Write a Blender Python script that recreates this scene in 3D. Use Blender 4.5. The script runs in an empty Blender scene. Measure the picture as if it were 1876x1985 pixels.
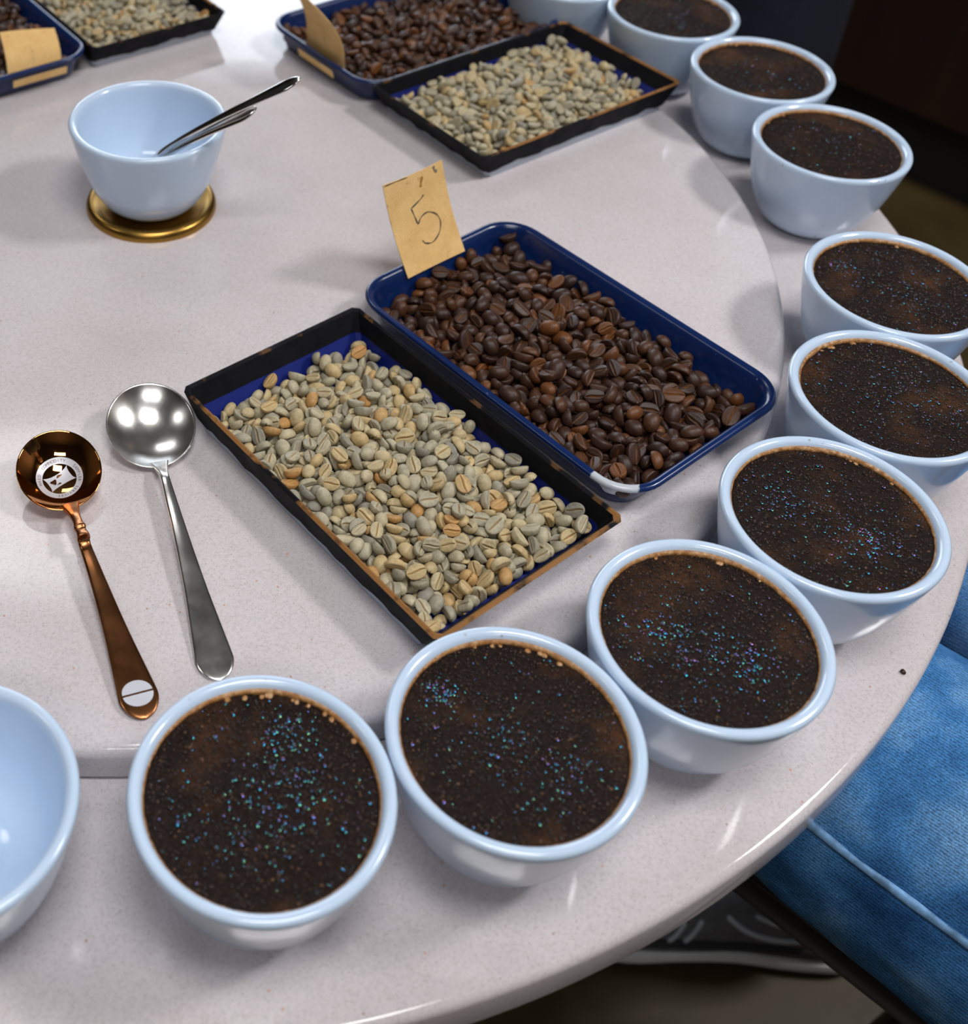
import bpy, bmesh, math, random
import numpy as np
from mathutils import Vector, Matrix, Quaternion, noise

SC = bpy.context.scene
COL = SC.collection
MM = 0.001
PI = math.pi

# ------------------------------------------------------------------ camera
ZR = 0.75                 # top of the outer ring of the table
ZD = ZR + 0.02124         # top of the raised turntable
CAM_H = ZR + 0.48463
F_PX, PITCH, ROLL, PPX, PPY = 2394.49, 0.69183, 0.015046, -469.34, -370.21
cam_data = bpy.data.cameras.new('camera')
cam = bpy.data.objects.new('camera', cam_data)
COL.objects.link(cam)
fw = Vector((0, math.cos(PITCH), -math.sin(PITCH)))
up0 = Vector((0, math.sin(PITCH), math.cos(PITCH)))
rt0 = Vector((1, 0, 0))
rt = math.cos(ROLL) * rt0 + math.sin(ROLL) * up0
up = -math.sin(ROLL) * rt0 + math.cos(ROLL) * up0
cam.matrix_world = Matrix(((rt.x, up.x, -fw.x, 0), (rt.y, up.y, -fw.y, 0), (rt.z, up.z, -fw.z, CAM_H), (0, 0, 0, 1)))
cam_data.sensor_fit = 'VERTICAL'
cam_data.sensor_height = 36.0
cam_data.sensor_width = 34.0
cam_data.lens = F_PX / 1985 * 36.0
cam_data.shift_x = -PPX / 1985
cam_data.shift_y = PPY / 1985
cam_data.clip_start = 0.02
cam_data.dof.use_dof = True
cam_data.dof.focus_distance = 0.605
cam_data.dof.aperture_fstop = 9.0
SC.camera = cam

# ------------------------------------------------------------------ view, world, large lights
SC.view_settings.view_transform = 'Standard'
SC.view_settings.look = 'None'
SC.view_settings.gamma = 1.0
SC.view_settings.use_curve_mapping = False
SC.view_settings.exposure = -0.20

world = bpy.data.worlds.new('sky')
SC.world = world
world.use_nodes = True
wn = world.node_tree.nodes
wl = world.node_tree.links
wn.clear()
bg = wn.new('ShaderNodeBackground')
bg.inputs[0].default_value = (0.80, 0.90, 1.0, 1)
bg.inputs[1].default_value = 1.0
wo = wn.new('ShaderNodeOutputWorld')
wl.new(bg.outputs[0], wo.inputs[0])


def area(name, loc, target, sx, sy, power, color):
    d = bpy.data.lights.new(name, 'AREA')
    d.shape = 'RECTANGLE'
    d.size, d.size_y = sx, sy
    d.energy = power
    d.color = color
    o = bpy.data.objects.new(name, d)
    COL.objects.link(o)
    o.location = loc
    o.rotation_euler = (Vector(target) - Vector(loc)).to_track_quat('-Z', 'Y').to_euler()
    return o


# daylight entering by the window in the back wall, and the ceiling panels
WIN = (-1.05, 0.62, 1.02, 2.06)           # x0 x1 z0 z1 of the window
YW = 3.3
area('window_daylight', ((WIN[0] + WIN[1]) / 2, YW - 0.03, (WIN[2] + WIN[3]) / 2), ((WIN[0] + WIN[1]) / 2, 0, (WIN[2] + WIN[3]) / 2), WIN[1] - WIN[0], WIN[3] - WIN[2], 32, (0.80, 0.89, 1.0))
PANELS = [(-0.88, 2.12, 1.05, 0.55, 10), (1.85, 0.50, 0.42, 0.42, 45), (0.22, -0.02, 0.7, 0.45, 22), (-1.75, 0.25, 0.45, 0.45, 5), (0.1, -1.35, 1.2, 0.3, 17)]  # last panel is an unseen fill, added to brighten the near side
CEIL = 2.72
for (px, py, sx, sy, pw) in PANELS:
    area('ceiling_panel_light', (px, py, CEIL - 0.035), (px, py, 0), sx, sy, pw, (1.0, 0.985, 0.98))

# ------------------------------------------------------------------ helpers


def tag(o, label=None, cat=None, group=None, kind=None):
    if label: o['label'] = label
    if cat: o['category'] = cat
    if group: o['group'] = group
    if kind: o['kind'] = kind
    return o


def empty(name, loc=(0, 0, 0), rz=0.0):
    o = bpy.data.objects.new(name, None)
    o.empty_display_size = 0.02
    COL.objects.link(o)
    o.location = loc
    o.rotation_euler = (0, 0, rz)
    return o


def mesh_data(name, v, f, mat=None, smooth=True, sharp=None):
    m = bpy.data.meshes.new(name)
    m.from_pydata([tuple(p) for p in v], [], [tuple(q) for q in f])
    if mat: m.materials.append(mat)
    if smooth:
        m.polygons.foreach_set('use_smooth', [True] * len(m.polygons))
        if sharp: m.set_sharp_from_angle(angle=math.radians(sharp))
    m.update()
    return m


def obj(name, v, f, mat=None, parent=None, smooth=True, sharp=None):
    o = bpy.data.objects.new(name, mesh_data(name, v, f, mat, smooth, sharp))
    COL.objects.link(o)
    if parent: o.parent = parent
    return o


def from_bm(name, bm, mat=None, parent=None, smooth=True, sharp=None):
    m = bpy.data.meshes.new(name)
    bm.to_mesh(m)
    bm.free()
    if mat: m.materials.append(mat)
    if smooth:
        m.polygons.foreach_set('use_smooth', [True] * len(m.polygons))
        if sharp: m.set_sharp_from_angle(angle=math.radians(sharp))
    o = bpy.data.objects.new(name, m)
    COL.objects.link(o)
    if parent: o.parent = parent
    return o


class MB:
    """collects vertices and faces for one mesh"""
    def __init__(s):
        s.v = []; s.f = []

    def add(s, v, f):
        b = len(s.v)
        s.v += [tuple(p) for p in v]
        s.f += [tuple(b + i for i in q) for q in f]
        return s

    def build(s, name, mat, parent=None, smooth=True, sharp=None):
        return obj(name, s.v, s.f, mat, parent, smooth, sharp)


def lathe(profile, n=96, cap0=False, cap1=False):
    v = []; f = []
    for r, z in profile:
        for k in range(n):
            a = 2 * PI * k / n
            v.append((r * math.cos(a), r * math.sin(a), z))
    for j in range(len(profile) - 1):
        for k in range(n):
            k2 = (k + 1) % n
            f.append((j * n + k, j * n + k2, (j + 1) * n + k2, (j + 1) * n + k))
    if cap0: f.append(tuple(range(n))[::-1])
    if cap1: f.append(tuple((len(profile) - 1) * n + k for k in range(n)))
    return v, f


def loft(rings, cap0=True, cap1=True):
    n = len(rings[0]); v = []; f = []
    for r in rings: v += [tuple(p) for p in r]
    for j in range(len(rings) - 1):
        for k in range(n):
            k2 = (k + 1) % n
            f.append((j * n + k, j * n + k2, (j + 1) * n + k2, (j + 1) * n + k))
    if cap0: f.append(tuple(range(n))[::-1])
    if cap1: f.append(tuple((len(rings) - 1) * n + k for k in range(n)))
    return v, f


def tube(path, radii, n=14, caps=True, aspect=1.0, upv=None):
    """closed round-ended tube along a path"""
    path = [Vector(p) for p in path]
    if isinstance(radii, (int, float)): radii = [radii] * len(path)
    tang = []
    for i in range(len(path)):
        a = path[max(0, i - 1)]; b = path[min(len(path) - 1, i + 1)]
        tang.append((b - a).normalized())
    u = Vector(upv) if upv else (Vector((0, 0, 1)) if abs(tang[0].z) < .9 else Vector((1, 0, 0)))
    rings = []
    frames = []
    for t in tang:
        u = (u - t * u.dot(t)).normalized()
        frames.append((u.copy(), t.cross(u).normalized()))
    def ring(c, r, fr):
        return [c + fr[0] * (r * aspect * math.cos(2 * PI * k / n)) + fr[1] * (r * math.sin(2 * PI * k / n)) for k in range(n)]
    if caps:
        for a in (80, 55, 28):
            s = math.radians(a)
            rings.append(ring(path[0] - tang[0] * radii[0] * math.sin(s) * .8, radii[0] * math.cos(s), frames[0]))
    for p, r, fr in zip(path, radii, frames): rings.append(ring(p, r, fr))
    if caps:
        for a in (28, 55, 80):
            s = math.radians(a)
            rings.append(ring(path[-1] + tang[-1] * radii[-1] * math.sin(s) * .8, radii[-1] * math.cos(s), frames[-1]))
    return loft(rings)


def box(sx, sy, sz, c=(0, 0, 0), bev=0.0, seg=2):
    bm = bmesh.new()
    bmesh.ops.create_cube(bm, size=1.0)
    for p in bm.verts: p.co = Vector((p.co.x * sx + c[0], p.co.y * sy + c[1], p.co.z * sz + c[2]))
    if bev > 0: bmesh.ops.bevel(bm, geom=list(bm.edges), offset=bev, segments=seg, profile=.6, affect='EDGES')
    v = [tuple(p.co) for p in bm.verts]
    bm.verts.index_update()
    f = [tuple(q.index for q in fc.verts) for fc in bm.faces]
    bm.free()
    return v, f


def interp(x, xs, ys):
    return float(np.interp(x, xs, ys))


def smoothpath(pts, n=6):
    """Catmull-Rom through points (any dimension)"""
    P = [np.array(p, float) for p in pts]
    P = [2 * P[0] - P[1]] + P + [2 * P[-1] - P[-2]]
    out = []
    for i in range(1, len(P) - 2):
        for k in range(n):
            t = k / n
            a, b, c, d = P[i - 1], P[i], P[i + 1], P[i + 2]
            out.append(.5 * ((2 * b) + (-a + c) * t + (2 * a - 5 * b + 4 * c - d) * t * t + (-a + 3 * b - 3 * c + d) * t ** 3))
    out.append(P[-2])
    return out


# ------------------------------------------------------------------ materials
class NT:
    def __init__(s, name):
        s.m = bpy.data.materials.new(name)
        s.m.use_nodes = True
        s.t = s.m.node_tree
        s.b = s.t.nodes['Principled BSDF']

    def n(s, typ, **kw):
        nd = s.t.nodes.new(typ)
        for k, v in kw.items(): setattr(nd, k, v)
        return nd

    def l(s, a, b): s.t.links.new(a, b)

    def coord(s, scale=(1, 1, 1), which='Object', rot=(0, 0, 0)):
        tc = s.n('ShaderNodeTexCoord'); mp = s.n('ShaderNodeMapping')
        mp.inputs['Scale'].default_value = scale
        mp.inputs['Rotation'].default_value = rot
        s.l(tc.outputs[which], mp.inputs['Vector'])
        return mp.outputs[0]

    def noise(s, vec, scale, detail=3, rough=.55, dim='3D'):
        nd = s.n('ShaderNodeTexNoise')
        nd.inputs['Scale'].default_value = scale
        nd.inputs['Detail'].default_value = detail
        nd.inputs['Roughness'].default_value = rough
        if vec is not None: s.l(vec, nd.inputs['Vector'])
        return nd.outputs['Fac']

    def ramp(s, fac, stops, interp='LINEAR'):
        nd = s.n('ShaderNodeValToRGB')
        cr = nd.color_ramp
        cr.interpolation = interp
        while len(cr.elements) < len(stops): cr.elements.new(.5)
        for e, (p, c) in zip(cr.elements, stops):
            e.position = p
            e.color = (c, c, c, 1) if isinstance(c, (int, float)) else (c[0], c[1], c[2], 1)
        s.l(fac, nd.inputs[0])
        return nd.outputs[0]

    def mix(s, fac, a, b):
        nd = s.n('ShaderNodeMix', data_type='RGBA')
        for i, x in ((0, fac), (6, a), (7, b)):
            if hasattr(x, 'is_linked') or hasattr(x, 'links'): s.l(x, nd.inputs[i])
            else: nd.inputs[i].default_value = x if i == 0 else (x[0], x[1], x[2], 1)
        return nd.outputs[2]

    def math(s, op, a, b=None, c=None):
        nd = s.n('ShaderNodeMath', operation=op)
        for i, x in enumerate((a, b, c)):
            if x is None: continue
            if hasattr(x, 'links'): s.l(x, nd.inputs[i])
            else: nd.inputs[i].default_value = x
        return nd.outputs[0]

    def bump(s, height, strength=.3, dist=.001):
        nd = s.n('ShaderNodeBump')
        nd.inputs['Strength'].default_value = strength
        nd.inputs['Distance'].default_value = dist
        s.l(height, nd.inputs['Height'])
        s.l(nd.outputs[0], s.b.inputs['Normal'])

    def set(s, **kw):
        for k, v in kw.items():
            i = s.b.inputs[k.replace('_', ' ')]
            if hasattr(v, 'links'): s.l(v, i)
            elif isinstance(v, tuple): i.default_value = (*v, 1) if len(v) == 3 else v
            else: i.default_value = v
        return s


def plain(name, color, rough=.5, metal=0.0, var=0.06, scale=40, **kw):
    k = NT(name)
    c = k.coord()
    nz = k.noise(c, scale)
    a = tuple(x * (1 - var) for x in color); b = tuple(min(1, x * (1 + var)) for x in color)
    k.set(Base_Color=k.ramp(nz, [(.3, a), (.7, b)]), Roughness=rough, Metallic=metal, **kw)
    return k.m


def mat_quartz():
    k = NT('speckled_quartz')
    c = k.coord()
    base = k.ramp(k.noise(c, 9, 4), [(.35, (.575, .525, .535)), (.7, (.64, .595, .61))])
    mo = k.n('ShaderNodeMix', data_type='RGBA', blend_type='MULTIPLY'); mo.inputs[0].default_value = 1
    k.l(base, mo.inputs[6]); k.l(k.ramp(k.noise(c, 750, 3, .7), [(.32, .86), (.5, 1.0), (.7, 1.06)]), mo.inputs[7])
    base = mo.outputs[2]
    def specks(scale, lo, hi, seedoff):
        vo = k.n('ShaderNodeTexVoronoi')
        vo.inputs['Scale'].default_value = scale
        mp = k.coord((1, 1, 1)); ad = k.n('ShaderNodeVectorMath', operation='ADD')
        ad.inputs[1].default_value = (seedoff, seedoff * .7, seedoff * .3)
        k.l(mp, ad.inputs[0]); k.l(ad.outputs[0], vo.inputs['Vector'])
        d = k.ramp(vo.outputs['Distance'], [(lo, 1), (hi, 0)])
        return d, vo.outputs['Color']
    d1, c1 = specks(760, .20, .42, 0)
    sep = k.n('ShaderNodeSeparateColor'); k.l(c1, sep.inputs[0])
    on1 = k.ramp(sep.outputs[0], [(.50, 0), (.55, 1)])
    m1 = k.math('MULTIPLY', k.math('MULTIPLY', d1, on1), .40)
    tone = k.ramp(sep.outputs[1], [(.0, (.30, .24, .22)), (.4, (.46, .33, .27)), (.7, (.36, .34, .36)), (1, (.78, .75, .76))])
    col = k.mix(m1, base, tone)
    d2, c2 = specks(200, .07, .14, 3.1)
    sp2 = k.n('ShaderNodeSeparateColor'); k.l(c2, sp2.inputs[0])
    on2 = k.ramp(sp2.outputs[0], [(.86, 0), (.88, 1)])
    tone2 = k.ramp(sp2.outputs[1], [(0, (.66, .24, .09)), (.6, (.50, .20, .10)), (1, (.24, .16, .13))])
    col = k.mix(k.math('MULTIPLY', k.math('MULTIPLY', d2, on2), .75), col, tone2)
    k.set(Base_Color=col, Roughness=k.ramp(k.noise(c, 60, 3), [(.3, .075), (.7, .11)]), Specular_IOR_Level=.5)
    return k.m


def mat_ceramic(name='white_glazed_ceramic', stain=True):
    k = NT(name)
    c = k.coord()
    col = k.ramp(k.noise(c, 30), [(.3, (.535, .675, .855)), (.7, (.575, .71, .885))])
    if stain:
        vo = k.n('ShaderNodeTexVoronoi'); vo.inputs['Scale'].default_value = 210
        oi = k.n('ShaderNodeObjectInfo'); ad = k.n('ShaderNodeVectorMath', operation='ADD')
        k.l(c, ad.inputs[0]); k.l(oi.outputs['Location'], ad.inputs[1]); k.l(ad.outputs[0], vo.inputs['Vector'])
        spot = k.ramp(vo.outputs['Distance'], [(.10, 1), (.2, 0)])
        mask = k.ramp(k.noise(ad.outputs[0], 45, 2), [(.60, 0), (.68, 1)])
        col = k.mix(k.math('MULTIPLY', k.math('MULTIPLY', spot, mask), .55), col, (.16, .11, .08))
    k.set(Base_Color=col, Roughness=.16, Specular_IOR_Level=.5, Coat_Weight=.3, Coat_Roughness=.08)
    return k.m


def mat_crust():
    k = NT('wet_coffee_crust')
    c = k.coord()
    oi = k.n('ShaderNodeObjectInfo')
    ad = k.n('ShaderNodeVectorMath', operation='ADD'); sc = k.n('ShaderNodeVectorMath', operation='SCALE')
    sc.inputs['Scale'].default_value = 7.0
    k.l(oi.outputs['Location'], sc.inputs[0]); k.l(c, ad.inputs[0]); k.l(sc.outputs[0], ad.inputs[1])
    v = ad.outputs[0]
    fine = k.ramp(k.noise(v, 900, 4, .7), [(.34, (.003, .0013, .001)), (.52, (.010, .0040, .0022)), (.72, (.038, .016, .008))])
    patch = k.ramp(k.noise(v, 26, 3, .6), [(.52, 0), (.72, 1)])
    grain = k.ramp(k.noise(v, 1300, 2, .6), [(.35, .15), (.65, 1)])
    col = k.mix(k.math('MULTIPLY', k.math('MULTIPLY', patch, grain), .8), fine, (.13, .048, .012))
    k.set(Base_Color=col, Roughness=k.ramp(k.noise(v, 700, 2), [(.3, .35), (.7, .7)]), Specular_IOR_Level=.16)
    k.bump(k.noise(v, 800, 4, .75), .8, .0009)
    return k.m


def mat_bubble():
    k = NT('iridescent_bubble_film')
    g = k.n('ShaderNodeNewGeometry')
    thick = k.math('MULTIPLY_ADD', g.outputs['Random Per Island'], 75, 298)
    k.set(Base_Color=(.02, .010, .007), Roughness=.06, Specular_IOR_Level=1.0, IOR=2.4)
    try:
        k.set(Thin_Film_Thickness=thick, Thin_Film_IOR=1.45)
    except Exception:
        pass
    return k.m


def mat_grain():
    k = NT('wet_coffee_grains')
    g = k.n('ShaderNodeNewGeometry')
    k.set(Base_Color=k.ramp(g.outputs['Random Per Island'], [(0, (.004, .0018, .0013)), (.7, (.016, .007, .004)), (.9, (.05, .020, .008)), (1, (.12, .05, .016))]), Roughness=k.ramp(g.outputs['Random Per Island'], [(0, .22), (1, .5)]), Specular_IOR_Level=.55)
    return k.m


def mat_foam():
    k = NT('tan_coffee_foam')
    c = k.coord()
    col = k.ramp(k.noise(c, 420, 4, .7), [(.3, (.20, .075, .015)), (.5, (.40, .19, .06)), (.72, (.62, .43, .26))])
    k.set(Base_Color=col, Roughness=.4)
    k.bump(k.noise(c, 700, 3), .5, .0008)
    return k.m


def mat_bean(name, stops, crease_col, attr, rough, bump):
    k = NT(name)
    if attr:
        a = k.n('ShaderNodeAttribute', attribute_name='bean_random'); rnd = a.outputs['Fac']
    else:
        rnd = k.n('ShaderNodeObjectInfo').outputs['Random']
    c = k.coord()
    col = k.ramp(rnd, stops)
    nz = k.noise(c, 380, 3, .6)
    dark = k.n('ShaderNodeMix', data_type='RGBA', blend_type='MULTIPLY')
    dark.inputs[0].default_value = 1.0
    k.l(col, dark.inputs[6]); k.l(k.ramp(nz, [(.3, .72), (.7, 1.12)]), dark.inputs[7])
    cr = k.n('ShaderNodeAttribute', attribute_name='crease')
    mk = k.math('MULTIPLY', cr.outputs['Fac'], k.ramp(k.noise(c, 500, 2), [(.35, .35), (.6, 1)]))
    col = k.mix(mk, dark.outputs[2], crease_col)
    k.set(Base_Color=col, Roughness=rough, Specular_IOR_Level=.4)
    k.bump(k.noise(c, 900, 3), bump, .0005)
    return k.m


GREEN_STOPS = [(0, (.27, .25, .20)), (.25, (.40, .36, .25)), (.5, (.47, .42, .29)), (.75, (.52, .43, .25)), (.94, (.55, .40, .19)), (1, (.50, .26, .08))]
ROAST_STOPS = [(0, (.030, .0125, .008)), (.5, (.052, .0205, .011)), (.85, (.080, .030, .012)), (1, (.17, .058, .014))]


def mat_denim():
    k = NT('washed_blue_denim')
    c = k.coord()
    col = k.ramp(k.noise(c, 14, 4, .6), [(.34, (.016, .075, .22)), (.50, (.055, .20, .46)), (.68, (.20, .41, .70))])
    w = k.n('ShaderNodeTexWave', wave_type='BANDS', bands_direction='DIAGONAL')
    w.inputs['Scale'].default_value = 260; w.inputs['Distortion'].default_value = 2.5
    k.l(c, w.inputs['Vector'])
    nz = k.noise(c, 900, 3, .7)
    tex = k.math('MULTIPLY_ADD', w.outputs['Fac'], .22, k.math('MULTIPLY', nz, 1.05))
    mm = k.n('ShaderNodeMix', data_type='RGBA', blend_type='MULTIPLY'); mm.inputs[0].default_value = 1
    k.l(col, mm.inputs[6]); k.l(k.ramp(tex, [(.40, .45), (.85, 1.45)]), mm.inputs[7])
    k.set(Base_Color=mm.outputs[2], Roughness=.85, Specular_IOR_Level=.15)
    k.bump(tex, .35, .0012)
    return k.m


def mat_wood(name, c1, c2, rough=.4):
    k = NT(name)
    c = k.coord((1, 1, .12))
    col = k.ramp(k.noise(c, 40, 5, .6), [(.3, c1), (.7, c2)])
    k.set(Base_Color=col, Roughness=rough)
    k.bump(k.noise(c, 60, 4), .15, .001)
    return k.m


def mat_floor():
    k = NT('brown_vinyl_floor')
    c = k.coord()
    col = k.ramp(k.noise(c, 6, 5, .6), [(.3, (.036, .022, .006)), (.7, (.068, .044, .013))])
    k.set(Base_Color=col, Roughness=.45)
    k.bump(k.noise(c, 120, 3), .1, .001)
    return k.m


def mat_black_edge(hw, hd):
    """black tape over card, worn to brown board along the top edge"""
    k = NT('worn_black_edging')
    tc = k.n('ShaderNodeTexCoord'); sp = k.n('ShaderNodeSeparateXYZ'); k.l(tc.outputs['Object'], sp.inputs[0])
    c = tc.outputs['Object']
    top = k.ramp(sp.outputs[2], [(0, 0), (.5, 0), (1, 1)])
    zz = k.math('MULTIPLY_ADD', sp.outputs[2], 1000.0, -21.35)          # mm above the top edge
    edge = k.ramp(k.math('MULTIPLY_ADD', zz, 1.6, -.1), [(0, 0), (.5, 1)])
    # the long side nearest the camera and the near short side have lost most of their paint
    near = k.math('MAXIMUM', k.ramp(k.math('MULTIPLY_ADD', sp.outputs[1], -1 / (2 * hd), .5), [(.93, 0), (.95, 1)]), k.ramp(k.math('MULTIPLY_ADD', sp.outputs[0], 1 / (2 * hw), .5), [(.955, 0), (.965, 1)]))
    wear = k.ramp(k.noise(c, 26, 4, .65), [(.45, 0), (.53, 1)])
    wear2 = k.ramp(k.noise(c, 60, 3, .6), [(.60, 0), (.66, 1)])
    f = k.math('MULTIPLY', edge, k.math('MAXIMUM', k.math('MULTIPLY', wear, near), k.math('MULTIPLY', wear2, .35)))
    col = k.mix(f, k.ramp(k.noise(c, 90, 3), [(.3, (.004, .004, .006)), (.7, (.008, .008, .010))]), (.27, .125, .04))
    k.set(Base_Color=col, Roughness=k.ramp(k.noise(c, 80, 3), [(.3, .55), (.7, .75)]), Specular_IOR_Level=.12)
    return k.m


def mat_blue_tray(chip):
    k = NT('navy_enamel' + ('_chipped' if chip else ''))
    c = k.coord()
    col = k.ramp(k.noise(c, 25, 3), [(.3, (.0025, .013, .070)), (.7, (.0045, .021, .105))])
    scr = k.ramp(k.noise(c, 330, 2, .7), [(.72, 0), (.76, 1)])
    col = k.mix(k.math('MULTIPLY', scr, .5), col, (.25, .30, .40))
    if chip:
        tc = k.n('ShaderNodeTexCoord'); ds = k.n('ShaderNodeVectorMath', operation='DISTANCE')
        ds.inputs[1].default_value = chip
        nz = k.n('ShaderNodeTexNoise'); nz.inputs['Scale'].default_value = 140; nz.inputs['Detail'].default_value = 3
        k.l(tc.outputs['Object'], nz.inputs['Vector']); k.l(tc.outputs['Object'], ds.inputs[0])
        dd = k.math('MULTIPLY_ADD', k.math('SUBTRACT', nz.outputs['Fac'], .5), .010, ds.outputs['Value'])
        col = k.mix(k.ramp(k.math('MULTIPLY', dd, 50), [(.55, 1), (.60, 0)]), col, (.52, .55, .60))
    k.set(Base_Color=col, Roughness=.22, Specular_IOR_Level=.5)
    return k.m


def mat_kraft():
    k = NT('kraft_card')
    c = k.coord()
    col = k.ramp(k.noise(c, 60, 4, .6), [(.3, (.76, .47, .18)), (.6, (.86, .57, .24)), (.8, (.90, .63, .30))])
    fl = k.ramp(k.noise(c, 1300, 2, .6), [(.3, .86), (.7, 1.08)])
    mm = k.n('ShaderNodeMix', data_type='RGBA', blend_type='MULTIPLY'); mm.inputs[0].default_value = 1
    k.l(col, mm.inputs[6]); k.l(fl, mm.inputs[7])
    st = k.ramp(k.noise(c, 170, 2, .5), [(.70, 0), (.76, 1)])
    col = k.mix(k.math('MULTIPLY', st, .5), mm.outputs[2], (.42, .20, .05))
    k.set(Base_Color=col, Roughness=.8, Specular_IOR_Level=.2)
    return k.m


def metal(name, col, rough, scr=0.0):
    k = NT(name)
    c = k.coord((1, 1, 1))
    r = k.ramp(k.noise(c, 90, 3, .5), [(.3, max(.02, rough - .03)), (.7, rough + .04)])
    k.set(Base_Color=k.ramp(k.noise(c, 60, 3), [(.3, tuple(x * .93 for x in col)), (.7, col)]), Metallic=1.0, Roughness=r)
    if scr: k.bump(k.noise(c, 900, 3, .7), scr, .0003)
    return k.m


M = {}
M['quartz'] = mat_quartz()
M['ceramic'] = mat_ceramic()
M['ceramic_clean'] = mat_ceramic('clean_glazed_ceramic', False)
M['crust'] = mat_crust()
M['bubble'] = mat_bubble()
M['foam'] = mat_foam()
M['grain'] = mat_grain()
M['green'] = mat_bean('green_bean_skin', GREEN_STOPS, (.36, .22, .085), False, .55, .25)
M['green_s'] = mat_bean('green_bean_skin_pile', GREEN_STOPS, (.36, .22, .085), True, .55, .25)
M['roast'] = mat_bean('roasted_bean_skin', ROAST_STOPS, (.26, .10, .02), False, .46, .25)
M['roast_s'] = mat_bean('roasted_bean_skin_pile', ROAST_STOPS, (.26, .10, .02), True, .46, .25)
M['denim'] = mat_denim()
M['denim_seam'] = plain('denim_seam', (.17, .34, .58), .85, var=.35, scale=160)
M['edge'] = mat_black_edge(.097, .0595)
M['tray_blue'] = plain('deep_blue_lining', (.004, .014, .17), .5)
M['tray_pale'] = plain('pale_blue_grey_board', (.42, .47, .55), .5)
M['navy'] = mat_blue_tray(None)
M['navy_chip'] = mat_blue_tray((.088, -.059, .021))
M['kraft'] = mat_kraft()
M['pencil'] = plain('pencil_lead', (.055, .05, .045), .6, var=.3, scale=900)
M['stain'] = plain('orange_stain', (.42, .20, .03), .6, var=.3, scale=600)
M['smudge'] = plain('grey_smudge', (.22, .18, .13), .7, var=.3, scale=600)
M['silver'] = metal('worn_silver', (.86, .84, .81), .22)
M['steel'] = metal('polished_steel', (.80, .78, .76), .08)
M['copper'] = metal('polished_copper', (.80, .36, .12), .05)
M['copper_dark'] = metal('brown_copper', (.36, .15, .06), .26)
M['etch'] = plain('pale_etched_metal', (.62, .63, .68), .45, metal=.4)
M['etch_text'] = plain('etched_letter_gap', (.16, .10, .08), .4, metal=.3)
M['brass'] = metal('aged_brass', (.42, .24, .055), .30, .05)
M['black_vinyl'] = plain('black_vinyl', (.010, .010, .014), .32, var=.2)
M['black_metal'] = plain('black_metal', (.012, .012, .014), .4)
M['chrome'] = metal('dull_chrome', (.6, .62, .66), .15)
M['navy_cloth'] = plain('navy_cloth', (.0022, .0045, .017), .9, var=.3, scale=60)
M['grey_shirt'] = plain('dark_grey_jersey', (.05, .055, .065), .9, var=.2, scale=80)
M['skin'] = plain('skin', (.50, .29, .20), .5, var=.08)
M['hair'] = plain('dark_hair', (.020, .013, .009), .5, var=.3, scale=200)
M['eye'] = plain('eye', (.05, .035, .03), .1)
M['lip'] = plain('lip', (.36, .14, .11), .45)
M['wood'] = mat_wood('dark_brown_wood', (.016, .006, .004), (.030, .011, .007))
M['shoe_grey'] = plain('grey_suede', (.12, .12, .13), .8, var=.2, scale=80)
M['shoe_dark'] = plain('black_suede', (.016, .016, .02), .7)
M['shoe_pale'] = plain('pale_leather', (.50, .54, .60), .5)
M['shoe_white'] = plain('white_rubber', (.80, .82, .84), .5)
M['floor'] = mat_floor()
M['wall'] = plain('warm_painted_wall', (.14, .105, .075), .7, var=.04, scale=5)
M['ceil'] = plain('grey_ceiling', (.13, .115, .10), .8, var=.03, scale=5)
M['frame'] = plain('window_frame_paint', (.50, .50, .50), .5)
M['lampwhite'] = plain('lamp_housing', (.7, .7, .7), .5)

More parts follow.
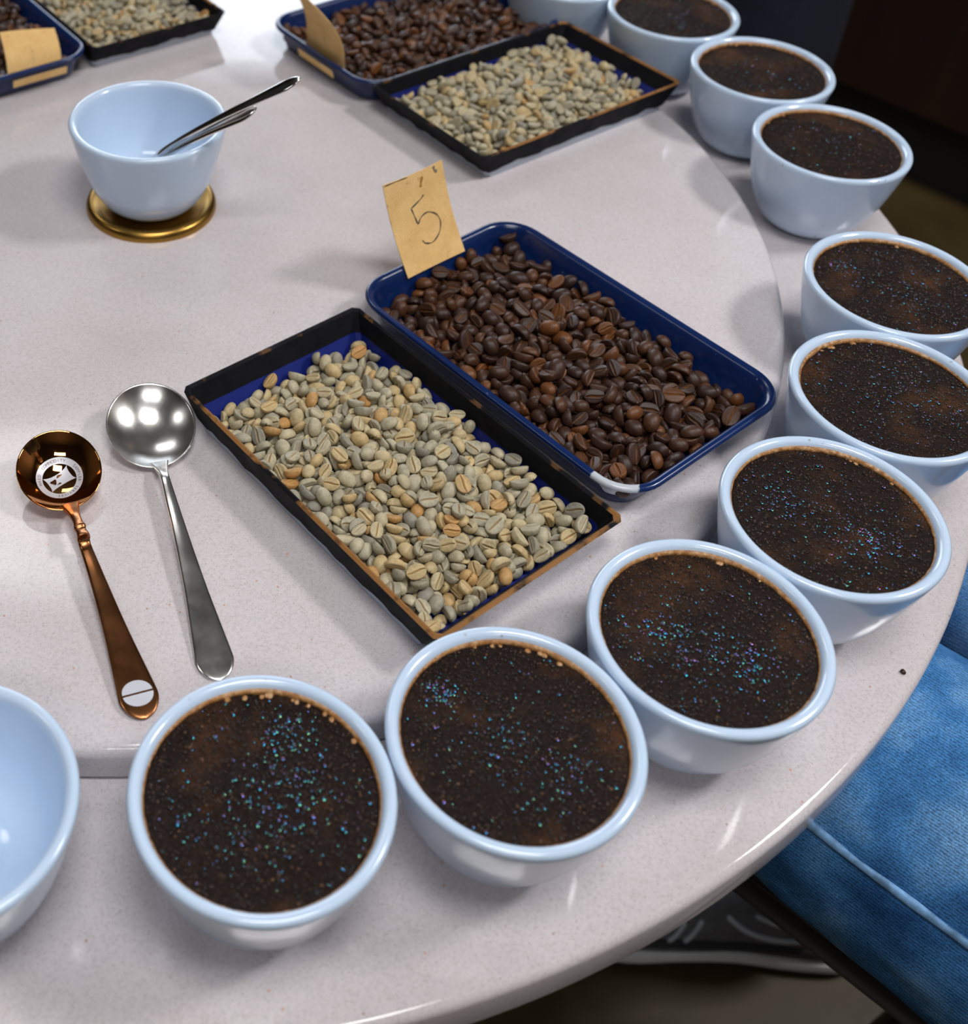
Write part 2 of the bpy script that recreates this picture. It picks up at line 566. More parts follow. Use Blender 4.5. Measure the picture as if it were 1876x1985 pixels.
# settled beans, one row each: x y z (tenths of a millimetre), rotation w x y z (hundredths), scale x y z (per cent)
GREEN_ROWS = [
-720,220,93,90,38,15,8,112,111,115, -11,-273,162,6,4,-1,-99,120,115,107, 612,120,129,18,-65,-72,-1,111,116,120, 358,151,172,14,-16,-97,-5,110,109,107,
-194,-42,150,14,-1,40,-90,112,113,117, 439,-180,160,69,68,13,-16,114,117,120, -392,-165,143,19,40,10,88,109,106,102, 326,-48,157,11,-78,-58,14,114,109,104,
-198,290,129,20,-51,-72,-40,111,109,111, 767,521,118,17,-28,85,39,109,112,115, 121,236,149,21,72,-64,-8,116,111,106, -764,445,84,12,69,-64,-29,105,101,97,
10,-435,150,3,33,-20,91,108,105,110, -95,299,158,41,5,-43,79,105,109,103, -849,-105,89,26,-73,61,7,104,103,107, -533,-177,104,78,19,45,-37,112,108,104,
-197,159,147,86,14,-23,41,108,105,97, -684,-243,100,4,67,-73,0,108,103,107, -151,-206,162,2,-99,-4,7,106,102,98, 353,518,116,6,-98,-3,-11,104,109,105,
383,289,119,89,3,41,-13,105,104,98, 101,67,138,11,-27,-93,-16,103,108,110, 334,88,149,80,-7,29,-50,107,107,104, -67,158,146,2,47,-79,-36,109,111,113, -547,-412,97,31,-20,-86,-31,106,105,108,
599,-368,126,4,55,-78,-25,104,105,108, 641,453,66,6,47,-75,-45,122,117,109, 723,258,114,27,-33,89,-7,105,111,112, 403,-357,127,60,-78,11,-8,114,111,105,
-392,-371,111,93,15,29,-7,112,114,114, 837,477,114,33,-45,-74,35,111,108,103, 245,395,102,42,-61,-56,35,105,109,108, 569,375,106,24,-77,56,7,103,101,97,
-244,-230,149,27,-79,51,-15,115,113,110, -589,-35,120,41,0,-33,84,106,102,95, -578,-500,109,91,-16,-21,29,115,114,107, 203,-332,117,19,8,-94,-23,107,104,109,
472,-302,110,23,-21,-9,-93,105,111,110, -819,49,63,12,-31,81,-46,107,112,111, 789,-96,67,38,-55,72,10,108,106,107, 603,-509,98,5,-93,27,-20,117,114,112,
-330,103,155,26,-20,84,-40,107,112,114, 835,396,76,28,-67,-64,21,101,103,105, 530,-218,156,39,33,-71,-46,102,103,95, -265,8,164,9,-34,-89,26,103,109,104,
-9,318,171,61,-53,-47,33,113,117,109, 520,247,105,7,-69,71,-7,101,107,106, -4,95,163,23,33,90,-8,115,116,118, 717,185,98,12,-2,-91,37,116,111,114, -174,-502,117,23,59,75,-8,123,117,109,
-69,-83,165,38,-43,41,-69,98,104,97, -58,376,178,29,-72,-45,41,99,104,108, -499,198,104,12,-58,78,18,104,99,100, 181,404,128,3,1,-96,-25,97,94,89, -270,177,141,87,-5,6,-47,107,105,107,
-23,-361,163,29,-90,-31,1,94,99,93, -422,448,105,53,-41,-46,-57,119,114,112, 113,367,126,88,-42,16,0,113,110,106, -580,51,124,21,-92,-29,-10,95,95,97,
-697,328,82,8,78,61,4,99,99,93, 263,-512,120,22,83,49,3,108,113,115, -810,242,82,42,15,-19,87,107,101,96, 132,135,159,88,5,-27,37,102,102,96, 95,-523,129,97,17,-2,2,99,97,92,
497,408,142,30,73,57,16,115,110,105, 579,-152,143,27,-88,-33,-17,99,101,97, 16,-111,169,17,-53,82,-1,93,98,93, -541,427,89,15,-85,47,-12,105,99,99, 750,-382,70,58,1,-29,75,102,107,102,
-519,-351,120,13,-37,78,-47,103,108,100, 196,-18,150,43,16,-5,88,108,112,103, 468,17,168,10,34,91,-12,107,102,104, 330,-503,150,82,23,-13,-48,100,100,104,
788,-20,129,50,39,-46,-61,111,106,109, -538,316,82,62,-67,37,1,109,110,103, -345,441,106,16,-16,-55,79,108,110,107, -714,-523,65,63,-52,36,43,109,106,100,
532,-490,63,40,19,-2,88,122,116,117, 847,-35,111,91,-8,12,-36,102,96,96, -476,-283,94,65,12,-23,-70,107,102,105, 761,448,80,50,73,-8,44,101,102,99, -296,-391,139,8,61,77,-7,99,101,93,
252,172,134,72,-10,64,-19,112,108,107, 512,-65,129,18,42,-83,-28,93,91,91, -484,-86,121,15,90,34,-19,93,97,98, -169,-390,153,91,5,-16,-36,102,102,99, 315,-367,143,18,-38,-89,11,92,97,91,
-210,-453,140,16,-60,71,-31,107,107,109, -76,-157,159,46,77,19,-38,110,109,106, 851,-506,92,18,64,73,-7,105,107,109, -315,-263,135,14,29,93,-6,107,105,110,
466,208,122,45,79,-19,-35,106,103,104, 352,-184,133,93,34,1,-7,101,96,94, -273,-530,99,15,-12,-62,-75,106,106,97, 304,457,97,14,21,91,-29,117,115,107,
853,204,85,20,-78,-50,-28,95,91,94, -510,366,59,72,68,7,-1,105,102,103, -175,42,151,82,-37,-33,-25,117,112,116, 536,112,106,18,42,-87,-11,101,105,104,
599,507,104,58,-31,-2,-74,100,100,101, -630,-148,116,33,71,-56,-24,88,93,91, -747,-25,85,3,24,28,92,96,99,98, -161,421,118,14,-95,-17,-19,109,106,104,
662,-293,71,7,83,-38,-37,93,93,94, -326,364,89,35,13,23,89,103,103,102, -756,118,67,12,-94,-20,-19,96,93,86, 178,-69,181,12,7,25,95,96,92,94, -272,-471,97,2,-11,-86,-48,115,111,115,
507,-411,122,73,-55,-20,32,106,102,102, -515,-508,91,94,9,-9,-30,95,99,99, -10,-36,165,81,23,37,37,105,105,99, -84,-536,132,18,-15,-61,-74,95,100,100,
-678,-15,102,18,-81,12,-53,106,110,107, -795,321,61,3,59,17,78,107,108,110, -457,519,99,5,-1,99,-4,93,93,89, 42,-364,136,83,-21,26,-42,93,95,93, -602,271,80,46,-22,26,-81,98,100,104,
-421,254,115,7,-46,86,-14,89,90,92, 783,220,84,54,-78,28,-10,99,97,101, -265,430,126,22,-48,83,-11,95,93,87, -191,-317,157,38,55,35,64,90,94,89, 262,-121,142,22,57,-59,50,100,106,102,
451,-451,98,42,16,3,88,103,102,103, 278,55,161,34,-27,88,15,107,104,101, 460,-518,86,84,50,-13,8,92,96,101, 184,257,135,24,51,77,25,104,103,101, 602,-94,136,19,-14,93,25,104,103,97,
53,-42,149,23,-47,-81,-22,102,99,104, 186,93,142,13,-31,93,10,94,94,87, -57,-490,148,50,83,19,-10,105,103,98, 39,518,98,67,20,55,-44,87,86,80, 680,336,95,49,-1,9,-86,104,104,105,
-731,-343,86,69,-21,-13,-66,94,97,94, -840,-381,38,72,-27,44,-44,96,93,89, 365,384,93,45,-24,41,-74,92,89,90, -124,-317,141,28,-56,-76,-10,86,89,92, -51,516,115,4,-39,90,8,95,91,88,
-475,-440,97,85,-15,-45,16,108,106,108, 253,15,178,26,21,89,29,97,97,98, -449,-488,73,26,-66,56,-40,105,104,108, 194,-104,144,82,12,24,49,106,100,99, 147,-192,127,88,-42,-10,-16,111,106,105,
418,498,114,16,-61,67,-38,108,110,101, 20,287,144,6,67,-19,70,92,96,90, -822,-505,30,26,13,-95,2,91,92,97, 103,-9,143,20,-12,-46,85,104,102,106, 34,-180,161,69,-42,4,-57,97,95,98,
-347,-518,112,60,-72,-1,32,92,93,90, -210,-111,155,11,8,-90,38,97,103,96, 87,-394,88,60,-2,4,-79,100,106,111, 545,33,118,26,-90,10,-29,103,107,112, 758,295,82,84,32,6,-40,101,105,104,
736,-447,71,16,-1,-98,-6,93,93,89, 265,-428,137,12,-70,69,-3,90,86,83, -621,-205,95,61,-15,-42,-64,105,101,101, 257,513,95,90,-29,-15,-25,105,108,99, 626,-145,113,7,28,7,-94,98,95,96,
655,35,92,54,20,-73,-34,108,106,98, 674,-40,90,15,-1,-86,47,106,111,111, -687,169,61,49,73,16,43,86,85,83, 855,-292,90,19,-85,-19,-44,95,99,102, 58,227,136,63,-34,41,-54,103,99,93,
-404,116,146,29,90,25,12,100,105,103, 734,72,97,65,62,-37,20,100,101,102, 644,-381,98,29,-12,94,-6,100,103,102, 558,-212,93,89,34,-20,19,112,109,114, -562,-235,82,82,-13,-19,-50,104,105,107,
817,-351,43,26,-7,62,73,105,107,111, -285,-138,139,47,-86,6,-13,108,102,100, -329,-1,140,32,-79,3,-50,115,116,117, -770,-273,83,31,38,-85,10,93,88,87,
-415,333,98,90,27,-25,19,94,99,91, 774,-225,83,17,89,28,-29,91,94,95, -334,-92,141,20,6,-46,-85,101,97,97, -138,127,120,27,24,92,-2,105,111,113, 770,143,81,72,-53,18,38,106,100,99,
-152,506,91,99,6,1,3,105,106,106, -207,365,130,8,-25,-11,95,98,93,96, 365,-472,123,49,13,19,83,102,98,93, 343,-527,90,5,-4,63,76,102,100,104, -821,168,36,48,61,-59,-14,119,114,118,
205,-275,145,31,78,-51,13,93,99,101, 660,144,90,11,-73,-59,31,88,92,90, -693,500,69,23,26,89,-25,100,104,107, -748,-376,65,15,42,-86,20,109,106,100, 383,-75,112,82,2,43,-36,100,104,109,
691,-234,82,31,89,-27,16,99,104,101, -451,-38,79,83,-16,38,-35,111,109,111, 430,333,88,81,43,33,-15,93,95,99, 26,39,146,74,-22,-6,62,97,95,97, 0,-487,109,55,-28,19,75,108,102,97,
-718,-430,49,42,-3,88,-17,97,96,100, -849,211,98,4,53,43,-71,104,101,103, 550,-431,99,39,30,76,-40,99,104,97, 198,467,98,18,-67,39,-59,104,110,111, -362,516,97,2,56,16,80,96,101,97,
-542,7,109,93,15,-29,-5,98,93,97, 386,141,117,31,87,35,-6,98,93,95, 697,416,62,57,-26,-55,-54,102,100,98, 181,-416,97,32,49,-78,-17,116,110,102, 82,-103,165,11,-91,28,-25,94,92,95,
71,151,156,31,12,87,-33,95,96,99, 625,371,75,27,-47,-83,6,98,92,96, 354,-287,141,24,94,6,21,98,95,90, 683,-378,62,78,0,-3,-61,105,99,94, -372,-475,87,15,-83,46,22,107,102,102,
275,-295,140,33,8,12,92,92,94,89, -720,-283,45,32,74,-10,57,106,105,107, -609,183,74,43,-20,-41,77,103,98,94, 440,-59,119,36,6,-89,25,98,98,102, -130,-428,118,64,-47,-39,44,107,103,100,
325,-116,131,42,-10,-16,87,95,95,96, 304,257,146,34,26,38,81,99,99,97, 712,-98,75,26,-83,21,43,87,93,88, 206,-525,75,21,-17,-61,-73,105,102,98, 54,440,105,77,7,30,54,93,92,90,
-487,121,97,28,73,-29,54,110,108,104, -176,-205,105,83,-35,38,15,112,117,115, -737,-78,59,35,-35,-29,-80,104,100,95, -808,-93,37,61,70,23,25,98,98,102,
838,-193,91,58,-20,-68,-37,93,97,94, 525,446,97,54,-13,-22,79,110,115,109, 511,-275,137,11,-47,-79,36,95,90,92, -661,366,43,37,69,10,-60,99,100,102, 300,-237,128,24,-8,94,-18,90,95,89,
-348,-327,116,38,-29,-77,40,106,102,95, -473,-207,102,50,-10,85,-6,95,94,91, -227,100,134,59,-65,25,39,92,96,90, 672,518,77,84,-51,13,0,95,94,90, 740,-228,32,3,4,75,64,100,102,103,
129,-141,110,49,-85,-15,-2,102,103,98, 519,317,111,67,-64,-8,-34,106,102,101, 849,318,65,5,-52,-3,84,106,112,115, 215,-158,114,81,-36,-13,42,91,92,92,
-427,85,99,8,89,-38,-21,106,105,108, -521,53,97,33,-75,53,-13,95,90,85, -116,-193,119,1,-76,60,-20,101,97,95, -413,399,85,31,-22,11,91,102,107,106, 256,-169,105,7,-54,74,-38,100,98,91,
821,154,34,38,-83,28,-28,108,112,104, 472,-31,140,7,39,-89,15,82,85,85, 443,422,95,9,-65,74,-7,102,100,98, -79,89,124,6,-11,-55,-82,92,93,93, -247,-315,132,0,-97,20,-1,95,91,94,
745,-509,30,16,-17,75,61,91,88,82, 94,-346,159,14,-72,52,-41,97,95,95, 577,71,83,12,-31,30,88,109,105,110, -830,501,60,36,32,-37,-78,100,105,104, -117,245,126,33,13,-19,90,88,91,89,
-840,-197,37,49,42,30,69,88,92,88, 663,-454,52,88,-30,-26,-24,107,107,103, 700,16,85,57,48,63,16,92,89,87, 394,-422,128,38,55,-66,32,96,96,100, -5,393,142,17,-27,94,1,99,96,99,
602,-196,61,36,-90,19,-11,111,113,117, -451,214,72,86,47,-13,10,100,96,97, -645,459,36,7,8,75,63,120,114,108, -24,450,129,85,2,-15,49,103,99,101, -565,-349,139,80,-23,-43,-31,105,101,101,
795,-495,69,29,-17,-93,4,96,97,102, -133,-123,146,21,29,-90,-20,96,96,94, 372,-246,118,14,-12,94,25,95,95,93, -578,-303,107,5,-40,75,50,107,110,105, 113,-354,109,72,-12,45,49,86,86,82,
-302,-191,142,40,-47,-77,12,88,92,88, -313,-411,102,14,97,-14,1,102,96,99, 661,255,82,75,30,52,24,100,99,93, 576,271,89,3,-88,29,-36,92,93,96, 53,-518,36,0,0,63,76,97,99,100,
832,-103,42,5,86,5,48,95,97,101, -587,-83,86,23,14,-88,36,95,97,93, 552,-267,110,36,-13,91,-9,89,89,89, 594,-264,80,42,-21,34,80,100,100,104, 465,137,116,88,-9,25,37,95,97,100,
-656,-409,29,20,-84,47,12,96,99,103, 802,87,65,39,45,-37,-70,109,104,107, -712,434,34,49,75,-13,-40,97,100,95, 64,-118,119,26,74,53,-28,103,97,95, -693,84,43,40,-7,70,-57,121,115,115,
-182,215,126,94,-24,1,-19,98,100,103, 74,-192,115,59,47,-62,-16,91,96,99, 752,-295,20,37,0,0,92,106,101,104, 381,-300,104,17,-7,90,-37,116,113,104, -526,-336,40,43,-50,73,-3,122,117,117,
195,185,127,30,-32,-45,-77,112,117,111, 487,23,119,91,22,-31,2,98,100,92, 831,256,67,12,-3,91,36,106,105,104, 668,-163,83,5,70,-58,39,95,98,91, -795,-335,50,61,18,44,-61,109,107,108,
305,-411,88,43,83,-20,27,124,117,123, -400,-282,105,16,88,20,38,106,107,100, -508,441,49,5,-3,29,94,87,88,90, 419,13,137,17,-86,-38,27,97,94,95, 722,-174,81,79,16,-57,8,108,104,99,
400,-503,36,4,82,37,-42,105,108,99, 474,509,103,86,9,-47,-13,105,103,101, 140,-235,120,37,74,49,-22,108,105,98, 52,-458,79,63,29,-41,58,97,98,92, 649,-83,118,39,-86,16,-25,85,84,87,
669,-519,65,49,84,-16,13,95,91,86, -410,12,89,69,30,59,26,83,82,81, -266,289,83,69,16,21,66,104,103,104, 223,-409,119,30,-63,-66,24,99,102,104, 466,278,91,27,8,-90,-29,112,109,111,
489,372,87,86,7,-36,32,97,102,103, 468,78,130,6,-97,-19,6,86,82,84, -812,-160,34,62,-58,50,-13,99,99,96, -105,52,129,7,29,76,-56,90,91,87, 683,-487,19,68,0,0,72,93,95,98,
97,-295,109,52,-28,79,5,97,93,86, -543,519,50,42,34,53,-64,109,107,106, -371,279,89,57,17,-70,37,98,98,94, 235,281,160,24,41,80,-34,94,90,87, -817,-439,31,62,-62,45,12,78,83,83,
123,-80,144,85,9,-34,-37,100,100,92, -281,485,102,28,93,17,-12,93,97,101, 106,-504,84,93,-33,2,-5,114,112,112, 16,-516,88,33,92,15,6,99,103,105, 252,250,128,25,-8,-20,-93,96,94,90,
387,46,140,73,-54,-26,30,96,95,88, -277,-323,96,20,28,-93,-3,100,105,100, 838,-241,62,42,73,-28,44,103,102,105, 173,-471,75,41,88,-12,14,94,96,100, 752,-154,65,21,-79,-1,-56,98,99,103,
573,434,74,6,76,59,24,99,104,106, 123,-444,85,20,-2,-43,-87,86,87,81, 4,-213,122,81,-5,-24,50,104,101,104, -679,299,31,11,55,-67,-47,104,98,97, -372,-58,121,31,-92,7,20,86,91,89,
-579,396,47,15,59,27,74,104,98,98, -460,54,74,33,-39,-77,35,100,103,105, 826,62,30,38,-52,61,-45,95,95,95, -131,-525,78,0,0,63,76,106,100,105, 612,9,78,45,55,-57,-39,99,101,104,
2,387,82,41,58,52,45,92,90,88, -293,85,124,44,71,53,6,111,111,114, -32,294,118,57,6,4,81,97,92,85, 266,-20,132,82,13,-20,-49,103,107,110, 387,469,74,26,63,-71,-14,105,101,103,
70,-255,108,12,14,-78,-58,94,89,87, -119,-51,141,45,38,-7,-79,111,109,103, -658,-338,42,62,-13,75,7,95,99,94, -63,-499,90,7,-59,-78,-14,100,96,98, 254,-87,151,59,-50,23,57,93,96,89,
-629,399,37,62,-59,48,-13,111,107,112, -64,-515,35,78,-61,4,-5,92,95,88, -642,-483,63,80,-19,-1,-54,106,100,96, -55,-186,101,21,91,26,22,105,111,104, 364,2,96,25,69,52,-40,114,114,111,
525,173,106,27,88,-14,35,87,90,85, 251,108,138,56,52,45,-44,96,96,93, 608,217,72,55,15,17,-79,87,85,85, 349,195,145,32,-93,-8,0,112,113,105, -827,-27,37,61,53,-25,-51,91,92,90,
20,205,114,15,-35,21,-89,92,97,91, 810,375,29,22,-84,-45,16,107,105,106, 809,-403,19,64,-1,-1,76,88,90,92, 694,-268,36,34,-80,-15,-45,93,89,93, -486,478,78,28,67,-66,14,106,109,101,
413,-202,110,75,-2,-40,-50,85,86,89, 596,-367,39,56,-65,49,-8,114,117,121, 120,298,117,22,-12,-91,-29,110,108,112, -540,247,77,32,86,-3,-36,103,104,106,
297,319,96,57,-47,23,-62,105,106,107, -627,-503,27,18,95,-19,-7,102,100,99, 48,-313,108,27,-58,68,33,102,105,100, -306,227,100,17,-44,73,48,109,111,107,
-422,-498,32,3,-92,28,-22,114,109,109, -706,-351,31,9,-89,29,-31,101,96,91, 752,-13,75,92,-18,-3,-31,97,98,103, -630,-276,80,49,31,-5,-80,108,108,110,
590,-454,67,96,23,-11,0,85,89,86, 57,488,42,65,-35,-31,57,109,110,112, -753,493,35,48,-44,62,-40,98,103,97, 373,212,95,84,-9,9,-51,101,99,104, -199,456,98,21,-10,-89,-37,103,98,95,
33,113,116,49,19,-23,81,95,96,90, 227,317,112,1,78,-61,-2,90,96,95, 828,505,67,1,15,-97,-9,107,114,111, -789,413,32,42,-47,-77,4,98,94,87, -68,-361,121,5,-26,61,-74,103,107,99,
65,309,120,36,50,-62,-46,92,89,85, -367,68,122,38,62,-67,-3,95,93,95, -318,168,113,9,-52,-83,13,94,95,89, 455,-375,83,54,-31,-40,66,95,95,97, -41,-417,129,96,-10,5,22,109,106,109,
817,-287,28,0,43,84,-29,101,96,98, 614,-505,35,60,-11,-76,16,86,88,90, -542,149,78,41,-13,-50,-74,97,98,90, -424,-419,70,65,1,72,19,94,89,90, -773,-393,19,88,0,0,46,99,99,98,
416,-466,63,36,0,-91,16,100,98,93, 792,31,82,91,39,-5,-2,96,95,98, 151,-299,104,37,30,29,-82,92,97,100, -517,-511,31,52,81,10,-21,90,92,90, -168,-277,112,55,-76,29,14,112,108,106,
151,-519,34,74,-61,15,20,87,87,83, 565,203,87,89,24,-35,0,101,99,99, -549,71,53,12,-59,78,5,120,114,109, -746,273,68,69,-19,-6,68,106,100,104, -329,311,65,27,66,-69,-5,93,96,99,
-517,-96,92,32,1,-94,1,89,89,92, 314,397,73,56,-65,27,-41,99,102,95, -42,-105,129,6,79,-51,30,103,99,91, 284,-505,43,50,41,75,-10,113,112,103, 756,437,17,61,0,0,78,100,95,90,
-144,22,98,42,-29,-38,-76,117,115,120, -729,380,38,8,35,67,63,116,110,113, 820,-499,25,3,93,28,18,92,88,87, -460,-225,53,6,79,56,18,100,105,100, 619,289,60,59,2,-3,80,107,105,99,
-197,-513,64,90,28,31,2,92,92,89, -651,29,52,71,56,24,-31,116,117,116, -761,-490,30,44,50,55,48,96,92,87, -100,269,88,55,34,18,73,92,92,87, -179,-351,107,16,23,95,3,113,112,112,
-426,-172,107,50,30,-27,75,97,101,96, 797,432,54,47,73,48,8,90,88,91, -725,-112,33,45,73,-49,6,98,98,99, -99,360,134,87,-24,0,-40,116,117,119, -8,464,82,90,27,4,-32,117,117,115,
647,-113,77,46,9,-38,-78,89,93,87, -648,-96,80,29,-80,-36,36,93,98,101, 438,-195,74,40,63,65,6,109,108,106, -388,354,60,84,-21,-3,-47,101,100,97, 181,384,72,41,-6,-71,-55,96,99,101,
-740,192,32,47,84,-19,13,102,102,106, 435,201,84,21,64,-72,-8,88,93,90, -298,524,62,17,14,-61,74,93,99,94, 534,-142,96,73,52,10,-41,114,112,109, -456,-137,95,7,-38,82,40,110,115,112,
432,-127,107,48,48,32,65,98,98,102, 488,-201,126,14,-48,76,-38,101,98,101, -237,52,112,15,-54,-37,-73,89,93,89, 302,71,98,34,18,55,73,108,104,96, -699,-474,19,96,0,0,26,109,104,98,
-261,-64,112,79,37,23,41,87,84,87, -352,410,34,63,74,12,10,107,109,114, -762,-143,34,22,-42,-63,59,102,102,101, 706,472,40,26,43,56,-64,92,96,100, 602,138,74,43,-5,17,-88,103,107,112,
-375,-107,89,64,-52,25,-49,91,93,89, 553,12,66,44,70,55,-3,82,85,85, -567,210,43,42,19,36,80,115,113,114, -435,259,70,87,21,-13,39,76,81,83, 618,-305,32,47,83,-3,-27,101,95,93,
812,-25,34,39,62,-50,-44,107,105,104, 578,-44,103,25,6,28,91,104,100,101, 341,283,93,43,-29,57,-62,100,100,104, 203,-213,70,21,-39,-77,-43,90,90,86, -728,-197,71,65,-15,-66,32,94,92,90,
-575,-147,77,98,15,-5,1,116,117,108, 535,335,63,26,-66,65,-22,90,89,84, 392,-242,53,21,-84,38,-30,104,101,99, -482,275,70,70,-24,-64,-15,88,88,92, -250,-369,64,56,-79,-13,18,112,108,112,
461,-499,26,45,-54,-53,45,77,80,80, -8,-294,110,28,36,-42,-78,103,104,99, 439,-89,58,70,3,5,70,85,86,86, 697,122,46,30,-47,51,64,106,105,98, 363,440,43,8,91,9,-37,107,104,98,
269,-367,105,84,12,-44,-25,78,80,80, -88,197,129,18,15,-87,-40,93,95,90, 574,-430,32,26,-84,45,2,117,113,117, -12,53,111,48,26,-79,-25,95,97,101, -661,161,26,19,9,96,-11,93,95,91,
-315,-50,73,23,-27,-73,56,110,107,108, -586,-352,61,7,-20,95,-18,112,107,100, -245,-107,94,38,86,19,24,100,100,93, 471,-316,38,66,-51,-50,20,106,104,99,
-579,-467,43,58,12,49,63,104,105,106, -760,55,29,59,69,-31,-26,91,92,96, 597,377,30,31,-53,-67,39,100,101,104, -590,89,90,96,12,-4,-22,96,92,89, 313,-358,86,16,-23,49,81,94,98,98,
696,-337,26,3,-8,99,-2,95,98,100, -145,315,84,11,48,-63,58,94,92,88, 325,501,61,30,-17,-40,84,90,94,92, 482,-429,36,20,14,-75,60,104,106,99, 28,-391,93,57,-33,56,-48,91,95,87,
672,-193,35,94,25,9,-17,98,103,99, -414,505,63,0,-4,5,99,103,104,101, -742,123,28,14,59,76,19,101,99,102, -167,355,98,2,0,23,-96,92,89,84, 555,318,29,21,-56,76,-21,103,100,103,
-651,230,30,6,32,-84,41,98,100,96, -268,21,101,42,-53,3,-73,99,103,102, -48,-12,129,25,36,59,66,113,110,114, -511,35,34,40,7,88,-21,97,97,100, 633,82,57,38,84,29,21,97,92,96,
-653,-31,37,53,-77,0,-31,106,112,110, -105,-445,78,45,-35,70,-41,108,111,103, 841,-29,64,40,-52,27,-69,93,96,90, 157,67,96,75,-15,-8,-62,119,113,106, -287,-501,30,11,95,11,22,102,104,102,
-683,-177,56,34,-27,-6,89,103,109,103, -184,-159,135,13,87,38,-26,83,81,78, 41,-224,75,45,-33,44,-69,106,102,100, 724,372,18,89,0,0,-43,100,95,96, -92,-261,82,51,33,-34,71,89,94,97,
537,-311,41,13,-84,27,42,111,117,120, 690,-53,34,28,30,88,-21,103,107,102, -378,-221,86,4,64,59,-47,95,97,100, -246,384,75,33,-83,-43,-2,110,112,109, -810,97,18,70,0,0,70,86,88,91,
847,-446,46,84,4,-51,-7,84,80,75, 8,-138,88,1,-17,-88,42,119,113,113, 769,100,32,39,-40,-81,-2,97,94,91, 506,-492,27,20,-47,-84,4,98,99,95, -223,-428,93,76,13,10,-61,87,89,86,
142,441,84,70,-40,-46,34,117,115,119, 169,-363,61,11,-88,21,38,110,114,117, 257,-244,94,25,67,-69,-6,89,90,86, 661,178,27,15,91,-35,-4,100,96,100, -226,-164,91,44,-81,-30,22,116,113,111,
807,491,17,52,0,0,-84,90,90,90, -40,280,75,86,46,-6,17,93,94,89, 487,-151,71,26,84,-29,-35,107,102,97, 147,144,116,94,6,-23,-18,107,101,102, -281,456,68,3,41,86,-26,99,96,95,
378,-407,69,58,64,15,47,88,84,87, 289,370,42,56,-8,-69,44,100,99,92, -839,331,38,70,-29,43,-47,89,91,92, 509,-381,70,34,14,26,-88,104,103,101, 288,-308,90,82,35,43,6,96,97,101,
-392,238,34,51,67,20,48,93,94,97, 717,68,37,84,23,31,36,95,94,87, -82,-315,103,36,24,24,-86,99,105,109, -756,-220,29,20,94,-17,-16,103,103,105, -341,-419,60,9,75,-61,-20,96,101,99,
-530,-45,77,12,-7,-66,72,93,97,91, -426,-360,22,5,69,71,0,86,89,85, -576,-406,38,68,-69,11,17,105,102,106, -684,-68,41,4,-68,-33,-64,100,104,98, -28,-428,76,17,-27,47,-81,98,102,106,
-315,-350,63,19,46,-83,22,91,96,97, 780,217,26,24,95,-10,10,94,94,92, -89,213,73,55,78,19,20,103,100,97, -762,345,26,14,24,83,47,85,89,89, 301,-196,81,29,71,27,-57,92,94,95,
-28,144,107,11,74,61,23,96,94,97, 570,-324,91,22,49,-75,35,100,97,93, 409,373,60,3,15,-4,-98,103,99,93, 95,406,79,69,-17,-57,39,89,86,90, -289,-9,80,44,73,-42,-30,104,98,101,
-128,-501,30,80,26,3,53,86,89,83, 347,141,56,99,3,3,-9,90,89,92, -50,-251,122,3,21,97,1,85,89,88, -238,110,76,13,-97,-10,-8,113,113,105, -70,32,85,81,8,-24,51,107,106,99,
286,-128,76,14,-96,-9,-18,80,80,82, -813,-261,44,65,-13,-33,-66,103,104,105, -233,-496,32,26,-62,44,-58,91,96,90, 745,508,42,57,61,40,-37,98,98,101, 753,-451,20,98,0,0,14,97,102,106,
-420,438,25,23,89,36,9,93,94,92, 510,-258,35,16,-21,73,61,103,98,100, 7,-79,111,29,-50,75,-30,101,105,103, -635,273,41,83,-41,7,36,98,99,100, 158,-165,68,7,87,46,9,101,98,98,
-239,326,101,89,-28,31,-9,97,94,87, 669,-398,19,5,0,0,99,96,102,101, -325,-505,57,22,57,77,11,90,90,83, 349,-465,77,88,-14,43,2,94,99,103, -374,-38,64,46,65,-31,-50,112,110,108,
98,-293,28,55,-82,-4,3,91,90,94, -15,505,48,47,26,40,-72,104,102,100, -163,80,89,90,16,35,16,85,90,89, -678,-254,34,23,60,49,58,99,101,95, -740,259,31,4,-75,62,-20,115,117,109,
-805,484,33,27,-47,72,-41,110,114,112, 198,-263,91,67,32,-12,-64,86,83,82, 95,98,80,29,81,11,49,105,105,102, -138,-357,67,11,54,80,18,113,117,116, 753,-365,28,56,-40,-64,31,80,80,84,
-197,-237,77,86,-37,33,-3,98,93,98, 397,-329,66,7,13,97,-16,102,97,91, -470,-398,35,44,66,-35,-48,97,100,99, -816,260,40,23,28,27,88,104,99,95, -569,465,47,84,-2,47,-21,99,98,98,
538,408,21,73,0,0,67,108,109,112, -163,-446,67,70,22,-4,66,96,94,96, -129,-275,45,32,86,-19,-33,102,97,100, 749,321,49,29,-92,-17,-14,105,110,110, -347,24,59,61,-68,37,6,103,98,98,
101,-224,61,67,-6,-6,-73,111,106,111, -88,-22,118,64,60,-37,-24,89,86,90, 319,150,109,41,17,55,70,95,98,96, 69,166,89,1,66,35,-65,92,97,97, 341,-488,30,27,-51,-71,38,102,103,105,
46,44,108,77,-5,-18,-60,90,88,83, 421,522,44,53,44,-46,55,90,92,85, -329,-277,77,30,-19,-39,84,101,106,102, -92,-124,65,21,69,68,-1,98,103,97, -341,-185,102,13,-67,63,-34,100,97,93,
229,474,43,42,21,24,-84,108,104,98, 758,-56,36,81,17,14,-52,98,97,99, -18,221,88,82,-34,2,44,99,100,102, -592,-171,27,2,-76,64,3,103,102,103, 247,439,61,83,49,23,6,86,84,80,
